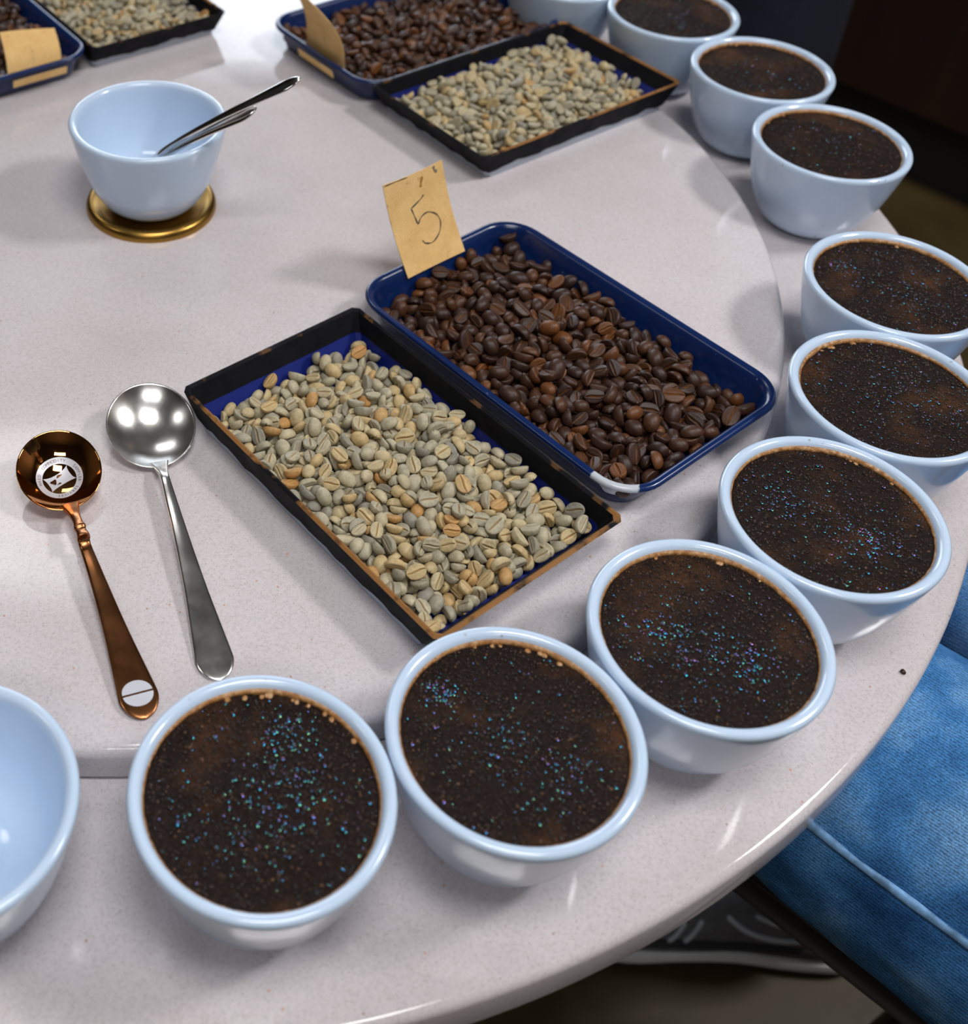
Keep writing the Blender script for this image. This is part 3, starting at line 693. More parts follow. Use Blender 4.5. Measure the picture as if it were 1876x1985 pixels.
-538,-272,38,52,-80,4,25,114,115,120, 617,134,27,13,-27,-94,-11,101,96,96, -513,-16,55,11,8,73,66,93,96,95, 358,314,36,17,75,46,41,108,112,113, 47,267,74,86,-25,-8,-41,98,100,103,
565,505,49,20,-54,2,80,100,99,94, 231,-151,49,23,-17,-50,-81,104,101,105, 231,220,82,17,-8,95,20,94,100,94, -771,-27,36,89,17,17,-37,97,99,97, 726,257,49,13,-13,-75,63,107,102,101,
102,-471,20,97,0,0,-18,112,112,106, 494,-63,71,55,-65,-36,35,93,96,90, 246,-478,68,43,53,-16,70,101,96,94, -719,13,47,51,34,-25,74,100,97,91, -232,-422,59,9,-49,84,14,101,102,96,
336,-54,97,74,-37,26,-48,90,93,97, -170,-100,106,46,-5,-17,86,114,107,102, 667,1,36,49,2,-32,-80,93,97,101, 108,344,82,96,-20,12,-3,92,93,92, 507,512,43,71,-48,40,29,92,92,93,
153,208,86,58,-9,67,-43,95,93,88, 239,-340,55,46,-48,39,-63,108,106,105, 624,509,32,6,7,71,68,95,95,100, 628,-245,28,0,-78,57,-22,101,99,95, 295,466,19,50,0,0,-85,92,95,97,
-603,6,79,71,-21,32,-58,106,102,98, -181,195,86,57,-13,-20,-77,111,106,99, 120,-61,76,89,-42,-5,5,104,110,103, 412,111,81,67,20,-60,-36,89,95,96, 587,-115,37,89,-29,2,31,109,104,102,
402,-332,18,96,0,0,23,105,101,95, 792,-178,33,48,-50,-51,49,98,99,99, -509,-455,33,44,57,-66,-17,114,109,107, 249,59,68,96,-10,-21,-11,93,93,97, -289,-182,87,52,-38,-50,57,95,100,104,
686,207,60,17,-94,-25,6,85,88,90, 507,53,77,18,-40,-89,-5,90,90,92, -93,-71,88,16,11,-16,-96,93,96,101, 84,-34,91,74,-53,-7,38,95,93,86, 346,-237,77,5,-55,77,27,99,101,99,
223,52,113,76,-16,-10,61,100,102,106, -60,-311,49,74,2,-55,37,93,97,98, 54,401,56,38,32,-83,-19,105,103,103, -463,-305,38,56,-61,-52,10,109,115,117, -96,-129,106,9,15,-21,-95,80,82,84,
474,27,46,14,38,4,90,103,99,96, -107,94,72,1,64,-58,-49,92,93,92, 417,241,48,55,8,52,-64,102,107,101, -423,298,35,61,74,-24,11,105,101,105, -587,329,29,8,-13,84,-50,104,100,100,
-502,317,27,12,21,84,47,99,95,89, 279,-49,72,60,-75,-4,-22,99,104,99, 533,241,36,4,77,-36,-50,97,94,91, 225,-415,46,41,-53,1,73,100,95,97, 542,-80,66,16,29,-92,-14,104,105,103,
603,-161,16,65,0,0,-75,88,85,83, -136,255,73,10,-91,-9,37,100,104,97, 26,329,89,42,14,-27,-85,89,94,88, -17,-356,79,16,-29,85,-39,101,96,92, 191,275,80,95,4,8,28,107,106,107,
-218,-20,93,82,32,-45,8,107,104,108, -265,-254,89,34,3,75,55,104,101,102, -637,-116,28,42,88,18,8,96,98,92, -515,412,27,1,-3,94,-29,96,100,97, 512,-375,19,7,0,0,99,104,101,99,
-409,-128,62,21,-67,69,-14,91,88,91, -105,-221,65,32,7,-28,89,97,93,91, -655,-178,18,43,0,0,89,97,95,92, -281,-221,27,14,-68,69,-14,111,107,99, 448,100,76,55,47,60,31,114,109,109,
350,-389,39,64,-57,-48,14,114,111,111, 381,-148,87,89,0,25,35,118,112,106, 360,81,85,39,40,79,21,100,103,103, -204,266,65,26,-13,-26,91,93,97,96, -584,133,35,28,85,34,-25,102,107,105,
426,-380,35,84,-47,14,19,84,85,87, -513,-196,31,26,-47,73,-40,109,108,103, 109,201,97,42,28,-67,-53,95,99,98, 230,-97,73,29,-31,85,-28,96,96,95, -415,-210,31,32,67,59,29,109,107,109,
463,432,56,9,-88,-33,-28,89,93,89, 80,-350,50,1,80,-58,-4,106,103,106, -441,-352,69,56,45,-64,-23,99,96,93, 201,144,87,77,-37,-5,-50,108,103,105, -80,337,69,69,66,-27,7,100,100,96,
-348,486,32,14,-82,48,-22,122,115,118, 173,-443,29,15,-83,51,-9,99,104,106, 484,202,39,1,-33,-68,64,113,115,120, 488,-231,78,44,47,75,-7,101,102,102, -447,147,69,63,-39,65,-10,104,102,95,
828,-174,31,51,47,50,50,91,89,93, -571,-63,28,18,-22,73,-61,91,88,85, 136,389,30,38,78,-45,-16,103,102,94, 287,4,100,23,17,95,5,100,106,98, -496,113,29,10,-92,34,-12,102,104,105,
739,168,26,12,-37,-91,0,92,95,94, 239,336,48,9,84,-25,-45,89,88,88, -215,156,42,63,-10,39,-65,100,106,108, 755,20,27,8,-58,79,14,103,98,95, 621,-62,39,52,-38,67,34,90,93,97,
402,288,35,43,68,34,46,107,101,94, -611,-298,21,71,0,0,69,124,117,111, 180,429,39,55,-40,-68,-22,92,92,92, -396,-431,35,2,76,-47,43,103,99,98, -18,167,58,6,22,59,-76,91,96,98,
51,-410,40,65,-40,16,-61,97,98,101, 380,-42,37,57,-68,34,-28,110,117,111, -534,-122,39,32,6,36,-86,99,103,100, -192,407,32,19,13,-79,55,95,95,96, -799,-298,18,97,0,0,20,96,98,92,
589,-102,84,23,-14,7,-95,86,86,80, 175,-106,104,77,-53,31,-9,88,88,82, -500,196,23,6,-64,-75,7,98,94,87, -356,-468,19,39,0,0,-91,105,99,100, 184,340,47,57,39,64,-32,103,99,101,
-85,505,45,14,-83,-12,-50,111,108,103, 514,126,59,0,-62,-77,0,102,106,99, 337,391,19,86,0,0,-49,112,107,101, 655,404,17,77,0,0,-62,93,90,88, 327,-321,33,7,-48,-65,57,101,97,95,
-151,-144,39,24,24,66,65,112,117,121, -381,75,36,60,58,50,18,109,104,98, 113,-401,28,33,82,27,36,88,91,93, 205,-52,85,35,27,-31,-83,107,108,113, -468,492,26,10,68,-71,2,91,96,95,
98,303,61,23,88,-39,-4,111,110,106, 548,142,28,23,-60,75,-10,106,102,100, 684,235,17,29,0,0,95,92,94,87, 438,-22,81,2,-9,93,32,107,109,109, 437,-258,37,8,-87,22,-42,113,107,103,
219,-265,47,49,32,47,-64,98,95,96, -355,215,63,24,47,-76,-36,105,101,100, 227,-473,24,20,31,-77,-50,84,80,77, -34,97,71,93,-13,7,31,98,95,88, -465,-134,36,70,8,-23,66,99,101,98,
-1,450,18,8,0,0,-99,95,96,96, -6,-195,64,83,-24,11,-47,103,105,108, 415,175,37,94,-27,-11,-11,101,104,101, 160,504,37,44,-28,-84,-3,102,102,94, -390,-273,29,46,-72,-49,8,96,92,94,
-245,201,84,23,75,51,32,92,92,94, 715,-111,19,70,0,0,-70,96,100,99, -386,-316,65,35,5,-38,-85,97,97,90, 236,-202,32,18,6,93,29,108,107,108, -371,139,86,70,-69,-8,-13,112,117,109,
-215,352,18,44,0,0,89,107,103,96, 280,-271,40,14,56,-55,-58,117,112,117, -802,22,17,20,0,0,97,88,92,89, 598,0,27,1,-50,85,-5,110,108,104, 367,498,18,99,0,0,0,91,96,93,
-447,41,19,64,0,0,75,103,103,98, 464,315,38,39,15,-32,-84,105,104,105, -157,113,20,36,0,0,92,106,106,105, 531,-27,29,60,70,-27,-23,97,92,96, -199,-386,26,14,82,51,20,96,100,92,
-452,241,18,65,0,0,74,94,95,93, 302,-159,27,40,-78,-40,20,89,92,89, 104,475,20,68,0,0,-72,118,113,105, -455,-34,27,22,76,-49,-34,88,91,87, -620,83,32,31,-24,-84,34,101,106,102,
85,-150,70,6,43,-86,-23,90,92,85, 401,-426,21,97,0,0,20,101,106,110, -31,-260,69,73,57,-8,-34,85,82,83, -78,153,84,9,-78,-50,35,85,88,85, 443,472,32,16,28,-81,-47,109,111,111,
-304,157,66,98,-5,-7,-10,93,96,100, -191,293,42,3,-70,-64,-29,89,94,98, -258,295,29,15,82,-47,-25,103,106,100, -22,-482,33,67,69,-16,-16,94,99,95, 513,458,39,9,26,-36,-88,91,97,96,
236,394,20,51,0,0,-85,112,108,105, 147,285,29,21,58,77,9,102,104,107, -14,-21,76,61,58,-28,-44,98,93,88, -45,376,80,46,63,-24,56,98,98,100, 45,-12,52,68,-26,-10,-67,88,89,85,
286,126,77,9,16,85,46,103,97,101, -348,-209,34,15,-89,6,-41,101,99,98, 326,-104,56,11,-16,-18,95,85,90,93, -21,267,29,40,79,44,0,95,99,91, 155,-262,59,36,53,25,71,99,104,105,
-156,510,31,27,-42,-78,-35,91,92,90, -320,-107,81,34,63,53,-43,99,95,87, 317,16,48,3,-98,5,10,94,93,87, 672,330,33,25,-59,75,-8,113,117,121, -541,275,25,4,-6,-99,-2,95,96,97,
-335,-149,55,13,3,-3,98,95,99,93, -105,413,60,16,46,34,79,114,117,120, -272,419,31,94,-10,-12,-28,99,94,98, 29,-18,103,61,-58,48,-21,81,85,83, 409,39,84,64,-59,-2,-47,77,81,77,
89,20,81,45,-2,84,-25,88,83,86, -214,472,48,76,2,38,-51,110,108,107, -328,79,72,1,-23,-96,0,101,100,103, -148,148,63,12,98,-2,2,98,96,100, 152,-10,84,4,-38,-85,33,90,96,99,
-65,429,77,70,-45,40,-35,89,88,83, -75,-390,58,29,-79,41,-32,94,97,89, -205,-288,66,41,69,-57,-9,88,93,93, 284,-428,29,14,92,-27,21,98,100,92, 348,-164,63,9,96,0,-23,107,108,104,
302,217,80,46,-12,-85,-19,105,102,100, 31,119,78,19,-49,-81,-23,100,99,96, 299,300,32,37,27,88,3,94,100,93, -144,459,35,32,-5,-86,-37,98,99,96, 502,-103,25,1,94,31,-4,92,92,95,
-36,322,39,19,86,-11,44,105,110,111, 592,455,16,53,0,0,84,94,89,86, -417,169,29,22,-96,-4,-11,109,109,103, -399,-4,28,21,-82,-47,20,102,98,96, -455,365,32,44,46,72,24,101,100,96,
268,198,34,67,-68,18,-18,102,100,95, 802,287,19,81,0,0,-57,99,104,102, -252,-299,40,24,11,41,86,103,108,100, -603,497,18,27,0,0,95,87,89,92, 104,212,33,63,75,13,9,106,103,96,
-68,444,29,18,-92,-18,-28,86,90,91, -256,192,22,49,0,0,-86,117,113,118, 588,217,31,19,-76,60,12,107,108,108, 385,83,30,23,20,86,38,97,100,95, 38,149,34,18,16,-20,-94,100,100,99,
-325,272,28,48,84,19,11,92,95,96, -369,-342,39,63,-30,14,68,91,93,92, -405,-96,28,22,-96,0,-12,105,104,100, 666,64,18,10,0,0,-98,98,93,93, -288,233,40,1,25,-42,-86,92,98,98,
183,1,122,16,-62,-76,-2,80,82,78, -307,353,29,22,-56,79,-6,110,106,100, -609,194,17,9,0,0,-99,84,85,87, -280,-424,20,80,0,0,58,109,108,103, -583,-10,26,6,-71,65,-23,96,99,94,
264,286,69,56,-33,33,-67,105,102,103, -351,-385,18,12,0,0,98,95,93,97, 139,-337,31,1,-84,38,35,89,94,98, -115,175,18,99,0,0,4,98,93,95, -509,-76,27,37,-91,-10,3,96,93,96,
-168,214,31,20,62,74,-12,98,103,108, 242,508,27,31,-94,-5,-10,99,95,90, -189,60,60,28,43,-80,-26,107,105,101, -258,490,20,97,0,0,21,113,109,107, 
]
# settled beans, one row each: x y z (tenths of a millimetre), rotation w x y z (hundredths), scale x y z (per cent)
ROAST_ROWS = [
-584,294,130,27,-1,0,-95,121,116,114, -123,36,174,76,55,-8,31,115,112,106, 890,361,83,11,-56,-79,-18,119,114,106, 96,-502,123,87,45,14,4,120,115,112, 615,221,104,1,-30,93,14,113,117,113,
-362,68,137,4,95,15,-24,110,113,104, 0,467,125,3,31,80,50,113,116,116, -378,-357,103,47,-11,-86,10,121,117,115, 683,-59,132,78,36,6,-49,107,112,115, 696,116,96,46,25,-19,82,118,114,106,
-834,502,112,66,2,-1,74,114,115,115, -421,-119,127,91,39,-2,-4,107,108,113, -407,524,99,37,35,24,-81,122,117,121, 637,-125,93,9,-2,26,-95,106,109,106,
-242,326,125,12,-34,-92,4,118,116,117, -208,-88,155,3,-2,49,86,119,117,116, -690,-340,120,65,-72,-18,-11,112,107,108, -744,312,88,0,-10,98,-1,106,106,103,
-38,-440,144,62,64,36,24,105,107,107, -522,-69,134,43,31,52,65,119,113,116, -906,-42,116,26,-89,-35,9,97,99,100, -425,453,116,13,-74,-61,-22,103,99,97,
856,55,134,44,15,-12,-86,113,111,104, -222,-325,145,77,51,34,-15,103,98,97, 155,129,143,7,-70,-69,-13,105,103,107, 100,26,141,10,39,-50,-75,110,108,114,
385,-161,143,35,-82,-43,10,103,101,103, 133,-172,158,82,4,35,-42,120,115,106, 386,345,158,36,18,11,90,105,103,103, -895,-191,115,94,3,-23,20,104,105,108,
768,-303,112,42,-15,-88,10,106,109,102, 886,-541,105,29,34,-72,51,111,114,111, -117,316,157,47,-23,-15,-83,102,108,106, 688,424,80,89,29,-4,31,105,102,100,
-189,-519,91,95,-19,-10,-15,119,116,109, -749,486,82,78,-24,50,-24,110,112,116, 861,-52,96,80,52,11,24,100,103,98, 465,-537,98,23,6,-96,-8,101,100,97,
-213,235,129,38,-72,50,26,105,109,103, 517,11,129,7,30,94,0,106,105,102, -902,539,129,12,82,48,23,101,105,103, 301,95,149,22,-22,-88,-33,95,96,89, 145,-260,166,1,93,-19,28,120,116,110,
-596,480,108,24,93,23,5,115,109,104, -452,217,117,29,-44,-3,-84,102,102,100, -286,-355,92,11,9,96,18,105,108,106, -812,-445,83,72,14,58,-33,101,101,101,
-915,155,85,12,-58,9,-79,95,97,95, -668,-517,62,42,59,7,67,94,96,93, 886,-296,43,50,50,-49,-49,114,111,107, -799,63,113,33,13,7,-92,97,93,92, -331,385,108,44,10,44,-77,116,112,116,
383,-538,69,47,-33,-46,-66,115,113,114, -446,-28,120,11,-98,-2,-1,101,100,94, -55,79,129,96,19,-12,8,120,115,115, -419,305,138,90,-38,-17,-1,102,106,107,
-630,-282,89,75,41,33,38,99,96,90, -94,221,140,36,-84,33,-16,100,101,98, 824,-173,99,61,68,-29,24,120,117,119, 586,-57,113,54,-40,34,-64,106,101,95, 51,313,158,13,52,-66,-51,86,91,92,
-222,-197,128,3,-68,72,-3,95,100,100, -74,-211,116,14,-19,88,-38,109,103,106, -858,228,99,32,56,-68,-33,109,103,104, 546,-149,116,45,75,12,-44,107,104,102,
223,163,148,48,-34,79,-11,107,114,119, -170,-244,105,68,-43,-52,-26,105,111,116, 783,202,68,19,-3,-87,-44,102,102,103, 626,-384,117,37,91,6,4,111,117,115,
280,10,146,31,-23,90,17,100,104,104, -920,241,104,4,58,3,80,99,99,96, 441,-94,157,53,-65,40,-34,120,114,108, -699,415,85,21,85,46,-3,101,101,97, 813,-466,117,15,-93,28,-13,103,104,103,
465,295,124,1,-24,1,-96,91,91,87, 275,-90,156,38,-41,-69,44,103,100,100, -72,396,154,99,5,6,-3,89,93,97, -245,158,118,24,20,-90,-26,94,97,93, 897,469,85,22,-56,73,-29,116,115,119,
712,-526,113,28,-82,43,-22,105,105,104, -232,-2,131,30,-62,-71,-1,104,104,102, 281,398,130,70,30,4,64,91,95,92, 584,134,111,5,-32,-81,-46,100,95,95, -123,544,122,90,-35,-20,0,105,107,104,
-786,235,103,20,14,-89,36,102,107,106, -242,-435,102,64,-11,21,72,104,102,104, 241,324,135,38,-3,-85,33,97,101,104, 279,-458,89,16,-14,2,97,104,100,98,
591,47,86,16,28,-86,-36,108,105,105, -726,-172,109,20,56,-46,-64,108,104,102, 520,394,141,88,-42,-10,11,104,99,94, -619,-425,92,59,60,-13,51,104,104,99,
544,-230,102,6,95,-22,16,102,102,103, -797,-40,66,24,-92,-27,-1,104,103,96, 561,-466,117,27,92,-23,-10,101,100,99, -607,96,136,82,43,-35,-6,109,104,96,
-298,-147,132,13,-6,-35,91,103,103,105, 521,351,108,25,-18,57,75,105,101,103, -542,-467,108,21,94,3,-24,93,99,100, 191,-84,136,1,-12,12,98,95,98,102, 581,439,92,96,-8,24,2,101,102,106,
-564,386,121,39,-3,-18,89,93,96,93, 885,214,41,59,51,57,21,106,104,108, -738,180,88,28,14,-4,-94,99,103,98, -342,201,118,81,-26,30,-40,92,97,94, 439,401,113,8,-50,59,61,109,104,101,
-457,-173,100,8,8,76,63,95,91,95, 537,82,150,75,-21,46,39,106,108,106, 19,21,147,41,76,40,-29,103,101,98, 440,-318,103,23,-61,74,10,90,90,84, -462,-356,78,17,34,-91,14,101,102,100,
-40,-268,105,1,42,-80,39,108,106,109, -296,544,116,16,21,48,82,107,102,96, 301,541,116,22,-24,-17,-92,93,98,91, 339,-374,170,78,-43,7,-43,102,108,102,
873,-241,117,18,26,32,88,97,92,95, -377,-511,78,11,-60,70,-35,105,101,105, 625,-527,80,18,88,-41,-9,95,100,97, 393,-372,108,39,3,-75,52,96,96,101, -680,-47,115,18,84,-48,11,106,102,94,
73,499,95,6,90,33,23,93,97,94, 193,-315,141,4,-15,-38,90,94,94,87, -207,527,106,29,-51,76,-22,105,104,105, 609,341,83,2,75,63,-9,98,102,101, -607,192,116,40,-20,-36,-81,104,104,106,
-878,32,74,16,30,93,5,103,108,112, -542,-224,87,2,-78,61,9,85,87,86, 94,-535,52,46,-32,-47,-67,95,99,100, -790,-523,80,19,-87,43,-9,91,93,87, -849,339,70,81,52,22,9,105,100,96,
-586,12,128,97,7,17,-9,101,99,100, 385,-254,124,41,-19,19,-86,89,94,96, -198,-339,84,6,61,-75,21,100,100,95, 258,-363,125,2,5,-18,-97,107,111,105, 79,-279,126,10,-30,-84,42,105,103,103,
70,-334,106,33,40,-77,34,103,103,105, 23,-515,57,57,-19,-63,-48,109,106,105, 793,-381,104,92,-22,28,-7,106,101,105, -516,-525,77,35,-14,79,-46,101,104,104,
399,474,110,3,31,89,-30,119,114,114, -51,-534,86,78,36,-47,14,99,101,94, 661,-303,140,23,-32,12,90,109,109,105, 824,508,69,63,25,72,8,104,109,103, 701,-342,99,12,-72,27,61,96,98,96,
23,-65,123,51,-7,21,-82,92,90,84, -73,-56,132,72,-44,45,26,94,93,91, -324,-437,71,25,-89,13,-32,102,103,95, -309,492,86,37,66,-64,0,94,97,96, 263,-253,139,6,-54,66,50,83,88,89,
175,-545,104,13,42,56,-69,98,101,94, -148,-146,98,4,51,82,21,104,105,101, 830,315,36,5,6,75,64,103,101,106, 816,-524,66,23,-11,-95,16,109,106,99, 177,435,122,84,-35,34,-20,100,103,97,
-132,-470,68,79,51,-21,-23,102,104,98, 742,368,48,1,-58,-46,-65,101,101,101, 560,-328,98,94,23,2,20,96,99,97, 185,-16,141,3,-10,13,-98,92,92,89, -686,52,97,68,-24,-56,38,95,100,99,
280,285,97,9,63,-61,45,92,98,97, -459,-553,93,66,-46,33,47,89,91,89, -645,-199,116,77,-15,51,32,85,89,90, -597,-97,109,51,45,9,-72,85,83,79, -47,332,129,34,35,-12,-85,86,88,87,
221,-151,113,10,96,-19,14,102,97,101, -70,-162,137,21,12,-39,-88,98,97,94, -309,266,104,9,-69,-64,-29,86,87,81, -876,-509,51,92,11,-30,-16,102,106,109,
203,-426,95,63,43,-58,27,98,96,97, -649,-129,91,58,39,14,69,100,96,90, -811,-194,72,72,28,55,27,106,104,97, 324,-411,115,17,62,-59,46,95,96,94, 235,-513,41,11,-80,35,-45,101,104,109,
-900,-351,46,57,41,41,57,110,106,103, 372,-442,77,43,-34,-68,46,90,94,99, 154,230,140,68,-66,-24,-17,99,102,101, -760,-264,91,32,32,81,-34,107,107,109,
900,-119,70,50,57,49,40,100,99,95, -817,-353,37,36,86,13,31,100,101,103, 650,-442,87,2,-5,84,52,97,97,99, 786,-89,109,14,63,73,-14,91,95,94, 352,-84,128,4,93,33,-2,93,93,86,
-531,183,87,37,48,75,20,101,98,96, 367,172,101,56,-31,74,-16,97,95,91, 803,394,38,29,4,87,36,104,102,99, -904,465,47,78,12,57,16,87,87,88, 360,73,94,9,-10,-22,96,107,106,107,
-361,-28,131,82,10,-15,-52,80,80,83, -585,-168,74,34,-2,5,-93,105,108,108, 912,-201,76,80,3,-58,-5,101,103,96, 555,-540,111,15,-40,-64,62,95,99,101, 122,380,118,73,56,-29,23,83,86,88,
339,-239,99,0,-91,30,27,122,117,115, 200,289,120,46,47,-73,7,101,101,102, 212,55,114,11,-81,-44,-35,118,112,105, -836,-318,67,33,-45,15,80,109,107,112,
778,463,39,0,25,80,-53,107,107,102, -4,-315,86,50,82,22,0,100,99,97, -376,-177,86,80,32,0,48,90,94,88, -435,-249,84,61,-33,11,70,111,116,117, 453,69,123,46,77,-22,35,87,90,93,
-10,-476,97,44,67,55,-22,92,97,94, 427,223,106,51,-67,5,51,102,103,102, 573,518,45,1,-1,-41,90,112,107,100, 456,537,116,52,-18,-20,-80,91,90,84, -591,550,87,68,47,31,-44,87,86,89,
-9,-161,90,58,-58,-53,16,93,97,89, -517,-383,49,85,-2,34,38,99,105,102, 825,-251,68,31,-54,-42,65,107,101,101, -350,-265,90,73,44,-44,-25,105,103,101,
38,237,102,40,-68,-37,47,98,101,101, 158,-342,75,88,18,-3,-41,116,113,117, -779,114,84,22,-92,30,-7,97,97,100, -412,-512,33,19,-15,-95,11,103,104,98, 885,-467,93,98,1,-7,-13,93,98,91,
477,-362,78,37,-3,90,-17,95,101,100, -327,-504,42,49,-34,-17,77,91,92,89, -686,-235,101,73,0,-13,-66,100,96,95, -102,-325,97,33,-37,-84,-20,97,93,88, 864,-381,41,37,-19,-80,42,106,110,104,
-511,438,102,77,-33,-52,-9,103,101,94, -509,266,103,36,-82,-39,17,91,89,84, -772,384,83,27,-10,-87,38,97,103,101, 363,0,110,6,1,81,-56,99,102,97, 898,59,36,54,-45,-45,54,89,86,82,
75,329,92,40,-49,-64,43,112,111,103, -387,272,101,3,-12,2,-98,97,97,91, -579,-310,45,16,-46,-53,68,108,107,102, 469,-116,93,77,-1,-33,-53,101,103,104,
296,149,116,31,-8,20,-91,109,104,108, 447,117,138,26,-39,51,71,100,104,104, 701,349,43,9,-45,-48,74,90,90,92, -795,-123,92,7,-84,21,-48,97,94,97, 782,73,90,14,-20,90,-34,108,102,98,
655,301,47,54,47,-32,-60,104,102,96, -726,-519,43,37,40,-65,51,92,97,99, 447,-240,96,6,91,5,38,94,90,93, -14,163,115,73,-38,-53,-13,90,88,88, -888,-228,59,93,-13,-22,23,84,85,79,
92,108,154,35,-40,-52,65,94,95,89, 753,-475,73,44,-63,-57,27,109,110,101, 437,-431,70,40,-7,-6,90,95,99,96, 197,-492,86,45,68,-55,13,100,100,104, -135,463,109,15,15,87,-43,108,112,113,
-878,-140,76,18,-25,90,26,109,113,109, 533,-518,44,16,-11,56,-79,97,101,98, -495,30,105,5,99,1,-1,93,90,92, -702,-460,48,63,31,70,0,104,102,106, -161,-47,105,24,-14,1,95,102,103,105,
-160,-511,30,25,86,-43,1,99,96,91, -593,-511,35,21,-10,-96,7,105,104,102, 380,283,93,53,-76,-21,-28,99,100,95, 692,-536,47,73,-51,-25,-36,86,89,90, 498,462,107,11,-91,-19,-33,103,99,102,
-443,-431,39,21,-25,-71,60,103,107,104, 327,-311,120,14,2,-73,65,99,102,101, 82,-399,80,39,-71,-21,53,104,109,104, -440,95,116,54,-47,-20,65,97,98,100,
-29,281,69,67,60,-41,5,101,105,109, -197,-400,39,33,-59,-48,54,96,101,95, -30,-19,100,67,68,-18,18,89,93,88, 757,529,40,21,15,-59,76,84,88,91, 226,463,104,49,-78,31,-21,97,103,99,
-493,402,80,52,15,77,-30,88,87,89, -21,-397,82,18,62,75,9,97,102,96, 53,95,112,6,95,-13,-25,102,97,97, -100,285,100,68,-9,8,-71,102,97,99, 497,214,103,41,-14,-82,-35,89,89,89,
695,-225,80,15,-57,21,77,98,104,106, -749,-338,51,64,-37,65,-11,111,109,108, 722,286,34,17,20,-72,-62,97,95,99, -209,64,102,24,-20,-90,28,102,104,103,
800,-6,88,93,-5,2,-34,103,100,104, -245,-517,30,26,94,-18,4,95,94,90, -505,-268,68,17,83,-40,32,84,84,88, -289,113,105,19,-9,-91,33,88,93,93, 98,-51,103,91,-31,-22,-4,103,106,108,
129,-443,79,38,-20,-88,-16,98,97,95, -671,237,88,3,8,96,-24,98,98,96, -579,-493,71,14,21,8,95,78,81,85, 397,-127,83,27,20,89,27,99,99,102, -816,-497,22,26,0,0,96,102,100,100,
868,44,89,10,-69,68,-16,110,107,110, 301,-520,40,5,-55,-53,62,92,93,89, 446,-31,107,44,13,40,78,89,89,89, -411,377,86,40,-55,-23,68,100,96,90, -118,6,118,18,32,89,-22,98,96,89,
-82,-102,104,4,21,88,40,91,93,87, 338,225,83,0,-28,84,44,110,105,103, 694,508,42,53,-71,19,-39,105,104,100, -614,-363,54,43,73,26,-44,119,115,115, 277,503,80,66,0,5,73,101,102,107,
474,-297,65,28,23,45,-81,91,92,89, 3,345,109,36,-76,46,-25,103,100,96, -590,145,103,40,87,-23,9,89,86,88, 159,352,91,47,59,63,-8,102,107,106, -298,-214,98,95,23,15,-7,93,99,102,
250,-117,85,15,-78,-46,-37,89,93,88, -400,-382,36,30,-58,-64,37,103,107,104, -370,9,84,5,-11,-97,-15,103,105,100, -544,78,82,13,5,-46,87,95,97,91, 511,-48,93,91,-10,-37,-4,94,95,94,
-134,158,131,33,-74,51,24,87,92,95, -154,396,119,65,-46,-28,-52,101,103,99, 233,227,101,15,-1,34,92,110,108,100, 562,264,85,33,-72,-59,5,92,97,96, 211,-207,110,51,76,-36,12,101,98,91,
193,528,66,9,92,-9,-35,98,95,97, 667,219,52,76,-48,-30,-29,94,99,101, 443,22,74,41,-88,2,-20,97,101,103, -682,514,66,80,-18,-20,-52,100,105,105, -839,170,67,7,59,-73,32,97,100,99,
660,-383,35,21,25,-71,-61,93,97,101, -224,402,96,58,-20,40,-67,96,96,93, 837,247,32,39,-53,72,-19,93,92,90, -570,-249,36,32,32,62,62,97,94,93, 514,-449,81,17,-14,-97,0,91,89,84,
-494,-478,40,25,-88,-20,-33,103,99,103, -116,103,161,16,91,-8,33,103,107,99, 805,-314,38,17,80,53,-19,104,105,106, 759,-102,66,25,-24,-88,29,100,95,93,
-68,197,82,51,44,-48,-55,98,100,95, 327,-466,37,55,64,-39,-33,107,104,104, -395,183,91,58,25,-15,-75,99,98,93, -743,6,83,69,-58,40,-12,95,95,89, -521,-132,71,79,-23,54,5,83,85,85,
-86,-506,17,24,0,0,96,80,80,77, 518,159,105,28,32,-85,-28,100,96,99, 756,-249,77,8,-64,71,24,102,100,92, 727,44,41,37,85,25,-24,105,104,107, 757,241,38,6,30,-81,-49,112,107,110,
26,-198,95,64,-43,0,62,88,85,81, -287,-50,106,25,7,50,82,98,103,101, 652,463,44,60,30,8,73,101,100,101, 159,-503,30,9,79,-58,5,101,96,93, -583,264,76,92,-32,-10,16,97,92,86,
-904,-74,52,78,13,57,18,95,99,94, -252,-453,50,56,-22,-14,-77,108,104,108, 553,-171,45,36,-3,-47,-79,98,97,96, 615,113,38,31,-85,26,-31,109,111,104, 335,317,73,6,-64,59,47,84,80,78,
95,214,91,7,71,-60,-32,98,103,95, -85,515,51,8,84,-13,-50,116,112,112, 293,-60,89,53,45,-11,-69,110,110,106, -875,-12,34,38,86,-30,7,97,102,94, 749,-166,46,60,18,72,28,98,99,99,
-756,-420,33,45,86,-13,16,95,91,89, 81,-172,122,80,44,-1,-37,96,93,94, -234,-70,44,52,50,68,1,102,105,102, 855,132,52,93,-13,31,0,105,108,108, -501,-209,38,3,47,72,49,101,108,112,
-869,391,38,35,-44,75,-33,107,108,105, -158,273,108,75,-26,-46,36,104,101,93, 257,-371,72,95,-25,-3,12,100,101,96, -247,-270,124,92,-25,24,-9,99,103,95,
-657,159,73,2,-85,-42,27,103,103,97, 321,-161,89,88,32,-23,24,110,113,107, 745,-372,49,1,-70,35,-61,105,108,107, 488,-245,40,46,73,21,43,101,102,101, 432,-501,36,54,-78,20,-19,103,99,96,
